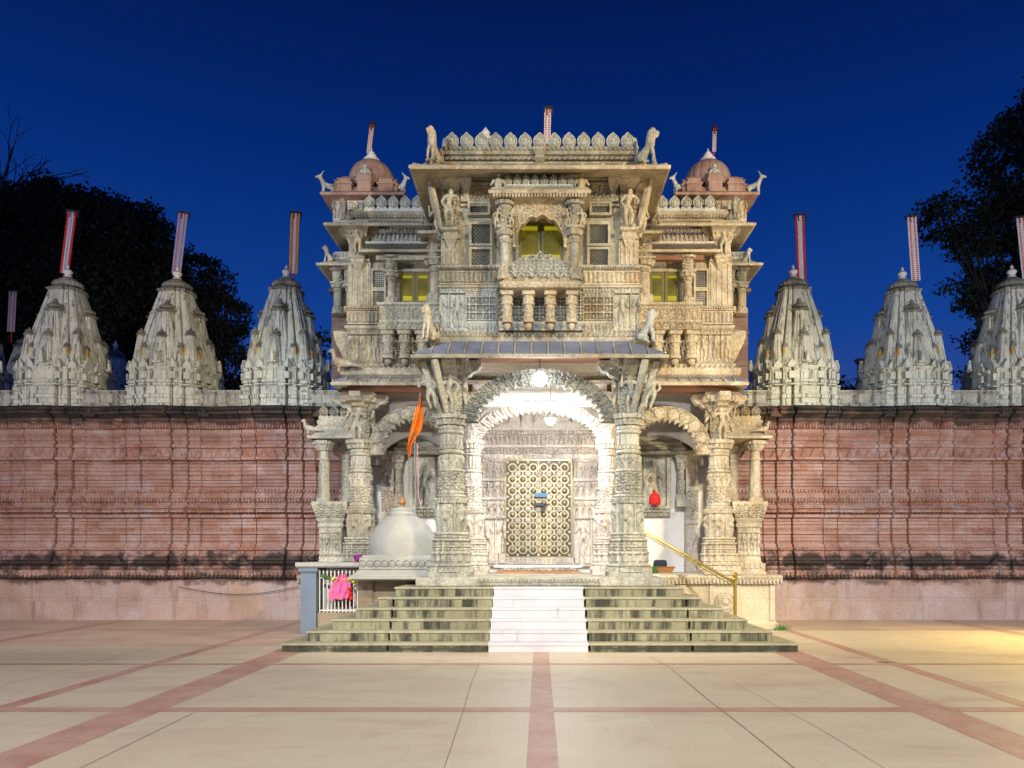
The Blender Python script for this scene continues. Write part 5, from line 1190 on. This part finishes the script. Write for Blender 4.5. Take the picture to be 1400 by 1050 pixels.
single('flower_bunch', rf, M['redcloth'], 'small red flower bunch hanging on the white bars', 'flowers', (gx(478), yp + .05, g(812)))
bw = MB(); th = np.linspace(0, 2 * PI, 32, endpoint=False)
for r0, tilt in ((.13, 1.), (.10, .6), (.06, .3)):
    bw.loft([np.stack([gx(487) + r * np.cos(th), yp + .3 + r * np.sin(th), np.full(32, g(769)) + z + .012 * np.cos(8 * th)], -1) for r, z in ((.04, 0), (r0 * .8, .05), (r0, .12 + .05 * (1 - tilt)), (r0 * .85, .10 + .05 * (1 - tilt)))])
single('flower_bowl', bw, M['purple'], 'purple lotus shaped bowl on the slab beside the white dome', 'bowl', (gx(487), yp + .3, g(769)))
# orange flag on its pole, tied to the little dome
yf = 14.9; q = lambda px, py: Vector((X(px, yf), yf, Z(py, yf)))
Fg = thing('flag', 'orange pennant drooping from a thin pole beside the white dome', 'flag', tuple(q(570, 697)))
part('pole', MB().tube([q(569, 700), q(567, 600), q(573.5, 541)], .013, 8).lathe([(.003, 0), (.022, .03), (.004, .07)], tuple(q(573.5, 541)), 8), M['steel'], Fg)
part('rope', MB().tube([q(577, 696), q(572, 680), q(571, 640), q(570.5, 606)], .014, 6), M['rope'], Fg)
cl = MB(); P = []
ed = [(574, 541, 575.5, 541), (571, 548, 577, 552), (567, 562, 578.5, 562), (563, 578, 579.5, 576), (559.5, 592, 577, 588), (557.5, 602, 570, 598), (556.5, 612, 563, 608), (558, 625, 561.5, 622)]
for i in np.linspace(0, len(ed) - 1.001, 40):
    a = int(i); f = i - a; e = [ed[a][m] * (1 - f) + ed[a + 1][m] * f for m in range(4)]; row = []
    for j in np.linspace(0, 1, 20):
        v = q(e[0] + (e[2] - e[0]) * j, e[1] + (e[3] - e[1]) * j); v.y += .05 * math.sin(j * 9 + i * .5) * (.4 + .6 * min(1, i / 3)) + .02 * math.sin(i * 1.3); row.append(tuple(v))
    P.append(row)
P = np.array(P); cl.grid(P); cl.grid((P + np.array([0, .006, 0]))[::-1])
part('cloth', cl, M['orange'], Fg, smooth=60)

# ================================================================== HANDRAIL, BAG AND ODDS AND ENDS
H = thing('handrail', 'brass handrail slanting down the right side of the steps', 'handrail', (X(1005, 13.9), 13.9, 0))
a = (X(1005, 13.75), 13.75, Z(797, 13.75)); b_ = (X(876, 15.6), 15.6, Z(724, 15.6))
part('rail', MB().tube([(a[0], a[1], a[2]), b_], .026, 12), M['brass'], H)
part('rail', MB().tube([(a[0], a[1] + .0, a[2] - .07), (b_[0], b_[1], b_[2] - .07)], .012, 8), M['brass'], H)
ps = MB().tube([(a[0], a[1], .3), (a[0], a[1], a[2] + .05)], .03, 14); ps.lathe([(.03, .04), (.05, .06), (.03, .09), (.05, .12), (.055, .15), (.03, .19), (.005, .2)], a, 16); ps.lathe([(.06, 0), (.06, .02), (.035, .05)], (a[0], a[1], .3), 16)
part('post', ps, M['brass'], H)
yn = 17.25; bx, bz = X(895, yn), Z(690, yn)
rb = MB(); th = np.linspace(0, 2 * PI, 28, endpoint=False)
rb.loft([np.stack([bx + r * np.cos(th) * (1 + .04 * np.cos(7 * th)), yn + .6 * r * np.sin(th), np.full(28, bz + z)], -1) for r, z in ((.10, 0), (.125, .03), (.13, .1), (.115, .18), (.08, .24), (.03, .27), (.04, .29), (.01, .3))])
single('red_bag', rb, M['redcloth'], 'bright red cloth bundle at the foot of the statue in the right niche', 'bundle', (bx, yn, bz), smooth=60)
yo = 16.9; o_ = thing('basket', 'low wooden tray with a dark bundle on the floor of the right hall', 'tray', (X(905, yo), yo, FLOOR))
part('tray', MB().rect(X(897, yo), X(922, yo), yo, yo + .3, [(-.05, FLOOR + .003), (0, FLOOR + .12), (.03, FLOOR + .13), (.02, FLOOR + .14), (-.02, FLOOR + .06)]), M['wood'], o_)
part('bundle', MB().xf(lambda v: v).rect(X(896, yo), X(912, yo), yo + .04, yo + .26, [(0, FLOOR + .14), (.01, FLOOR + .2), (-.01, FLOOR + .28), (-.06, FLOOR + .29)]), M['navy'], o_)
gb = MB(); r2 = random.Random(5)
for i in range(24): gb.capsule((X(893, yo) + r2.uniform(-.08, .1), yo + r2.uniform(-.06, .06), FLOOR + .02), .022, (X(893, yo) + r2.uniform(-.1, .1), yo + r2.uniform(-.05, .05), FLOOR + r2.uniform(.06, .16)), .01, 6)
single('leafy_offering', gb, M['green'], 'small heap of green leaves beside the wooden tray', 'leaves', (X(893, yo), yo, FLOOR))
yb = 16.4; Bn = thing('bench', 'long low white topped bench in front of the brass door', 'bench', (0, yb, FLOOR))
zt = Z(773, yb)
part('top', MB().bbox(X(675, yb), X(796, yb), yb, yb + .35, zt - .05, zt, .008), M['plaster'], Bn)
for px in (682, 712, 756, 790): part('leg', MB().box(X(px, yb) - .02, X(px, yb) + .02, yb + .05, yb + .28, FLOOR + .002, zt - .05), M['steel'], Bn)
single('mat', MB().bbox(X(678, yb), X(794, yb), yb + .0, yb + .6, FLOOR + .002, FLOOR + .05, .006), M['wood'], 'orange brown mat lying under the low white bench', 'mat', (0, yb, FLOOR))
kt = MB().bbox(X(636, 15.7), X(640, 15.7), 15.66, 15.72, Z(768, 15.7), Z(753, 15.7), .005); single('small_black_box', kt, M['black'], 'little black switch box on the left inner column', 'box', (X(638, 15.7), 15.7, Z(765, 15.7)))
# lamps
yl = 13.62; Lm = thing('hanging_lamp', 'dazzling white lamp hanging under the porch arch', 'lamp', (0, yl, Z(517, yl)))
part('cord', MB().tube([(0, yl + .02, 5.12), (0, yl, Z(517, yl) + .1)], .01, 6), M['black'], Lm)
part('socket', MB().lathe([(.03, .09), (.045, .11), (.03, .17)], (0, yl, Z(517, yl)), 12), M['steel'], Lm)
part('bulb', MB().lathe([(.01, -.14), (.08, -.12), (.13, -.04), (.13, .02), (.08, .08), (.03, .1)], (0, yl, Z(517, yl)), 20), M['bulb'], Lm, smooth=80)
y2 = 15.0; P2 = thing('pendant_lamp', 'small white lamp with added glow on a thin rod inside the porch, before the inner arch', 'lamp', (X(753, y2), y2, Z(573, y2)))
part('rod', MB().tube([(X(752.5, y2), y2, 5.28), (X(752.5, y2), y2, Z(571, y2))], .008, 6), M['steel'], P2)
part('shade', MB().lathe([(.11, -.03), (.115, -.01), (.06, .03), (.02, .06)], (X(752.5, y2), y2, Z(571, y2)), 20), M['white_bar'], P2)
part('bulb', MB().lathe([(.01, -.1), (.05, -.09), (.075, -.05), (.06, -.0), (.02, .02)], (X(752.5, y2), y2, Z(573, y2)), 18), M['bulb_added'], P2, smooth=80)
lpy = 33; LP_ = thing('lamp_post', 'thin dark lamp post far behind the right wall between two spires', 'lamp post', (X(1176, lpy), lpy, 0))
part('post', MB().tube([(X(1176, lpy), lpy, 0), (X(1175, lpy), lpy, Z(492, lpy))], [.12, .09], 10), M['black'], LP_); part('head', MB().rect(X(1170, lpy), X(1182, lpy), lpy - .15, lpy + .15, [(-.05, Z(497, lpy)), (0, Z(494, lpy)), (0, Z(491, lpy))]), M['black'], LP_)
# weeds at the podium corner
wd = MB(); r2 = random.Random(9)
for i in range(60):
    x_, y_ = X(1069, 15.4) + r2.gauss(0, .07), 15.4 + r2.gauss(0, .05); a_ = r2.uniform(0, 6.28); h = r2.uniform(.05, .14); dx_, dy_ = math.cos(a_) * h * .6, math.sin(a_) * h * .6
    wd.add([(x_ - .012, y_, 0.002), (x_ + .012, y_, 0.002), (x_ + dx_, y_ + dy_, h)], None, [(0, 1, 2)])
wo = single('weed', wd, M['green'], 'small green weed at the foot of the right podium corner', 'weed', (X(1069, 15.4), 15.4, 0), smooth=0)

# ================================================================== TREES
def leaves(mb, centers, radii, n_clump, n_leaf, size, rs, hollow=.55):
    g = np.random.default_rng(rs)
    cs = []
    for c, r in zip(centers, radii):
        k = int(n_clump * (r[0] * r[1] * r[2]) ** (2 / 3)); d = g.normal(size=(k, 3)); d /= np.linalg.norm(d, axis=1)[:, None]
        cs.append(np.array(c) + d * np.array(r) * (g.uniform(hollow, 1.02, (k, 1)) ** .7))
    cs = np.concatenate(cs); sp = g.uniform(.2, .42, (len(cs), 1))
    dv = g.normal(size=(len(cs), n_leaf, 3)); dv /= np.linalg.norm(dv, axis=2)[..., None]
    P = (cs[:, None] + dv * g.uniform(0, 1, (len(cs), n_leaf, 1)) ** .4 * sp[:, None] * np.array([1.7, 1.7, 1.0])).reshape(-1, 3); n = len(P)
    a = g.normal(size=(n, 3)); a[:, 2] -= .5; a /= np.linalg.norm(a, axis=1)[:, None]; b = np.cross(a, g.normal(size=(n, 3))); b /= np.linalg.norm(b, axis=1)[:, None]
    s = size * g.uniform(.6, 1.3, (n, 1))
    V = np.stack([P, P + a * s * .5 + b * s * .28, P + a * s, P + a * s * .5 - b * s * .28], 1).reshape(-1, 3)
    mb.add(V, np.arange(n * 4).reshape(-1, 4)); return mb
def tree(lab, x, y, h, blobs, rs, size=.2, nc=36, nl=64, leaf='leaf', trunk=.4, name='broadleaf_tree', group='trees behind the temple walls'):
    t = thing(name, lab, 'tree', (x, y, 0), group); r_ = random.Random(rs)
    m = MB(); m.tube([(x, y, -.2), (x + .1, y, h * .2), (x - .1, y + .1, h * .4)], [trunk, trunk * .8, trunk * .6], 10)
    for (c, r) in blobs:
        b0 = Vector((x, y, h * r_.uniform(.25, .4))); c_ = Vector(c); mid = (b0 + c_) / 2 + Vector((r_.uniform(-.6, .6), r_.uniform(-.6, .6), .4))
        m.tube([b0, mid, c_], [trunk * .45, trunk * .28, trunk * .1], 7)
        for _ in range(4):
            e = c_ + Vector((r_.uniform(-1, 1) * r[0], r_.uniform(-1, 1) * r[1], r_.uniform(-.6, .9) * r[2])) * .8; m.tube([mid, (mid + e) / 2 + Vector((0, 0, .2)), e], [trunk * .2, trunk * .12, .02], 6)
    part('trunk', m, M['bark'], t); part('crown', leaves(MB(), [b[0] for b in blobs], [b[1] for b in blobs], nc, nl, size, rs), M[leaf], t, smooth=0); return t
def pb_(px, py, Y, rx, rz, ry=None): s = Y / F; return ((X(px, Y), Y, Z(py, Y)), (rx * s, (ry or rx) * s * .8, rz * s))
tree('broad dark tree at the far left, behind the leftmost spires', X(60, 31), 31, 14, [pb_(70, 300, 31, 75, 48), pb_(15, 330, 31, 50, 70), pb_(130, 320, 31, 60, 50), pb_(80, 400, 31, 90, 80), pb_(-50, 380, 31, 70, 110), pb_(60, 480, 31, 110, 60), pb_(60, 340, 31, 80, 60), pb_(120, 400, 31, 60, 60)], 1, nc=56)
tree('dark tree behind the middle left spire', X(185, 33), 33, 13, [pb_(170, 320, 33, 55, 50), pb_(205, 360, 33, 50, 55), pb_(170, 420, 33, 70, 70), pb_(200, 490, 33, 80, 50), pb_(215, 400, 33, 40, 50), pb_(180, 380, 33, 45, 50)], 2, nc=36)
tree('lower dark tree between the middle and nearest left spires', X(290, 35), 35, 10, [pb_(268, 385, 35, 42, 38), pb_(300, 440, 35, 38, 45), pb_(255, 450, 35, 55, 60), pb_(300, 500, 35, 42, 45)], 3, nc=34)
tree('tall dark tree at the right edge of the picture', X(1390, 30), 30, 19, [pb_(1420, 150, 30, 45, 50), pb_(1395, 215, 30, 62, 45), pb_(1430, 280, 30, 80, 60), pb_(1375, 300, 30, 48, 45), pb_(1300, 300, 30, 44, 30), pb_(1390, 370, 30, 55, 50), pb_(1335, 330, 30, 36, 28), pb_(1440, 420, 30, 90, 80), pb_(1375, 480, 30, 62, 50), pb_(1320, 405, 30, 28, 24)], 4, .2, 24, 60, 'leaf2')
tree('small dark bush far behind the right wall near the lamp post', X(1150, 36), 36, 6, [pb_(1150, 528, 36, 14, 12), pb_(1165, 540, 36, 22, 14)], 5, .2, 30, 30)
tree('dark shrub top showing between the nearest left spire and the temple', X(432, 27), 27, 6, [pb_(432, 395 + 90, 27, 16, 40)], 6, .2, 26, 30)
bt = thing('bare_tree', 'leafless tree with thin twigs at the upper left edge', 'tree', (X(-60, 40), 40, 0)); m = MB(); r_ = random.Random(12)
def grow(p, d, L, r, n):
    e = p + d * L; mid = (p + e) / 2 + Vector((r_.uniform(-.1, .1), r_.uniform(-.1, .1), r_.uniform(-.05, .1))) * L; m.tube([p, mid, e], [r, r * .8, r * .6], 6)
    if n:
        for _ in range(3 if n > 2 else 2):
            d2 = (d + Vector((r_.uniform(-.8, .9), r_.uniform(-.5, .5), r_.uniform(-.45, .55)))).normalized(); grow(e, d2, L * r_.uniform(.55, .85), r * .6, n - 1)
bp = Vector((X(-60, 40), 40, 0)); grow(bp, Vector((.02, 0, 1)), 9.5, .3, 0)
for zz, an in ((14.6, .35), (15.4, .9), (15.4, -.4), (15.0, .1), (15.5, .6)): grow(bp + Vector((.2, 0, zz)), Vector((math.cos(an) * .8, r_.uniform(-.3, .3), .55 + .3 * math.sin(an))).normalized(), 3.0, .14, 4)
part('trunk', m, M['bark'], bt)

# ================================================================== LIGHT, SKY, CAMERA
def spot(name, loc, target, power, col, size=70, blend=.6, rad=.25):
    l = bpy.data.lights.new(name, 'SPOT'); l.energy = power; l.color = col; l.spot_size = math.radians(size); l.spot_blend = blend; l.shadow_soft_size = rad
    o = bpy.data.objects.new(name, l); COL.objects.link(o); o.location = loc
    o.rotation_euler = (Vector(target) - Vector(loc)).to_track_quat('-Z', 'Y').to_euler(); return o
#LIGHTS
spot('floodlight', (8.5, 3.0, 9.5), (.8, 15, 4.8), 6900, (1., .79, .44), 58, .5)
spot('floodlight', (-8.5, 3.0, 9.5), (-1.0, 15, 4.8), 3000, (.86, .96, 1.), 58, .5)
spot('floodlight', (0., -13.0, 14.0), (0., 3, 0.), 33000, (.98, .94, .86), 64, .8)
spot('floodlight', (8.2, 9.2, .5), (3.4, 15.2, 6.4), 1300, (1., .70, .28), 52, .8)
spot('floodlight', (-13., 5.5, 4.0), (-9, 18, 5.2), 2600, (1., .90, .90), 80)
spot('floodlight', (13., 5.5, 4.0), (9, 18, 5.6), 3200, (1., .95, .90), 80)
spot('floodlight', (10.4, 13.4, 3.4), (8.2, 12.6, 0), 1500, (1., .74, .2), 130, 1.)
w = bpy.data.worlds.new('World'); scene.world = w; w.use_nodes = True; N = NT(w.node_tree); nt = w.node_tree
bg = nt.nodes['Background']
# clear dusk sky: deep blue overhead, a little paler and more violet near the horizon
dr_ = N('SeparateXYZ', {0: N('TexCoord').outputs['Generated']})
nt.links.new(N.ramp(dr_.outputs[2], [(0., (.10, .095, .22)), (.14, (.035, .07, .27)), (.27, (.006, .050, .28)), (.45, (.0012, .022, .165)), (.60, (.001, .009, .078)), (1., (.001, .004, .03))]), bg.inputs[0]); bg.inputs[1].default_value = 1.
sl_ = bpy.data.lights.new('sun', 'SUN'); sl_.energy = .02; sl_.angle = math.radians(10); sl_.color = (.7, .8, 1.)
so = bpy.data.objects.new('sun', sl_); COL.objects.link(so); so.rotation_euler = (math.radians(60), 0, math.radians(-20))
cam = bpy.data.cameras.new('camera'); co_ = bpy.data.objects.new('camera', cam); COL.objects.link(co_); scene.camera = co_
cam.sensor_width = 36; cam.lens = 36 * F / 1400; cam.shift_x = -38 / 1400; cam.shift_y = (755 - 525) / 1400; cam.clip_end = 2000; cam.clip_start = .05
co_.location = (0, 0, EYE); co_.rotation_euler = (PI / 2, 0, 0)
scene.view_settings.view_transform = 'Standard'; scene.view_settings.look = 'None'; scene.view_settings.exposure = 0; scene.view_settings.gamma = 1
scene.cycles.use_denoising = True; scene.cycles.max_bounces = 6; scene.cycles.sample_clamp_indirect = 8
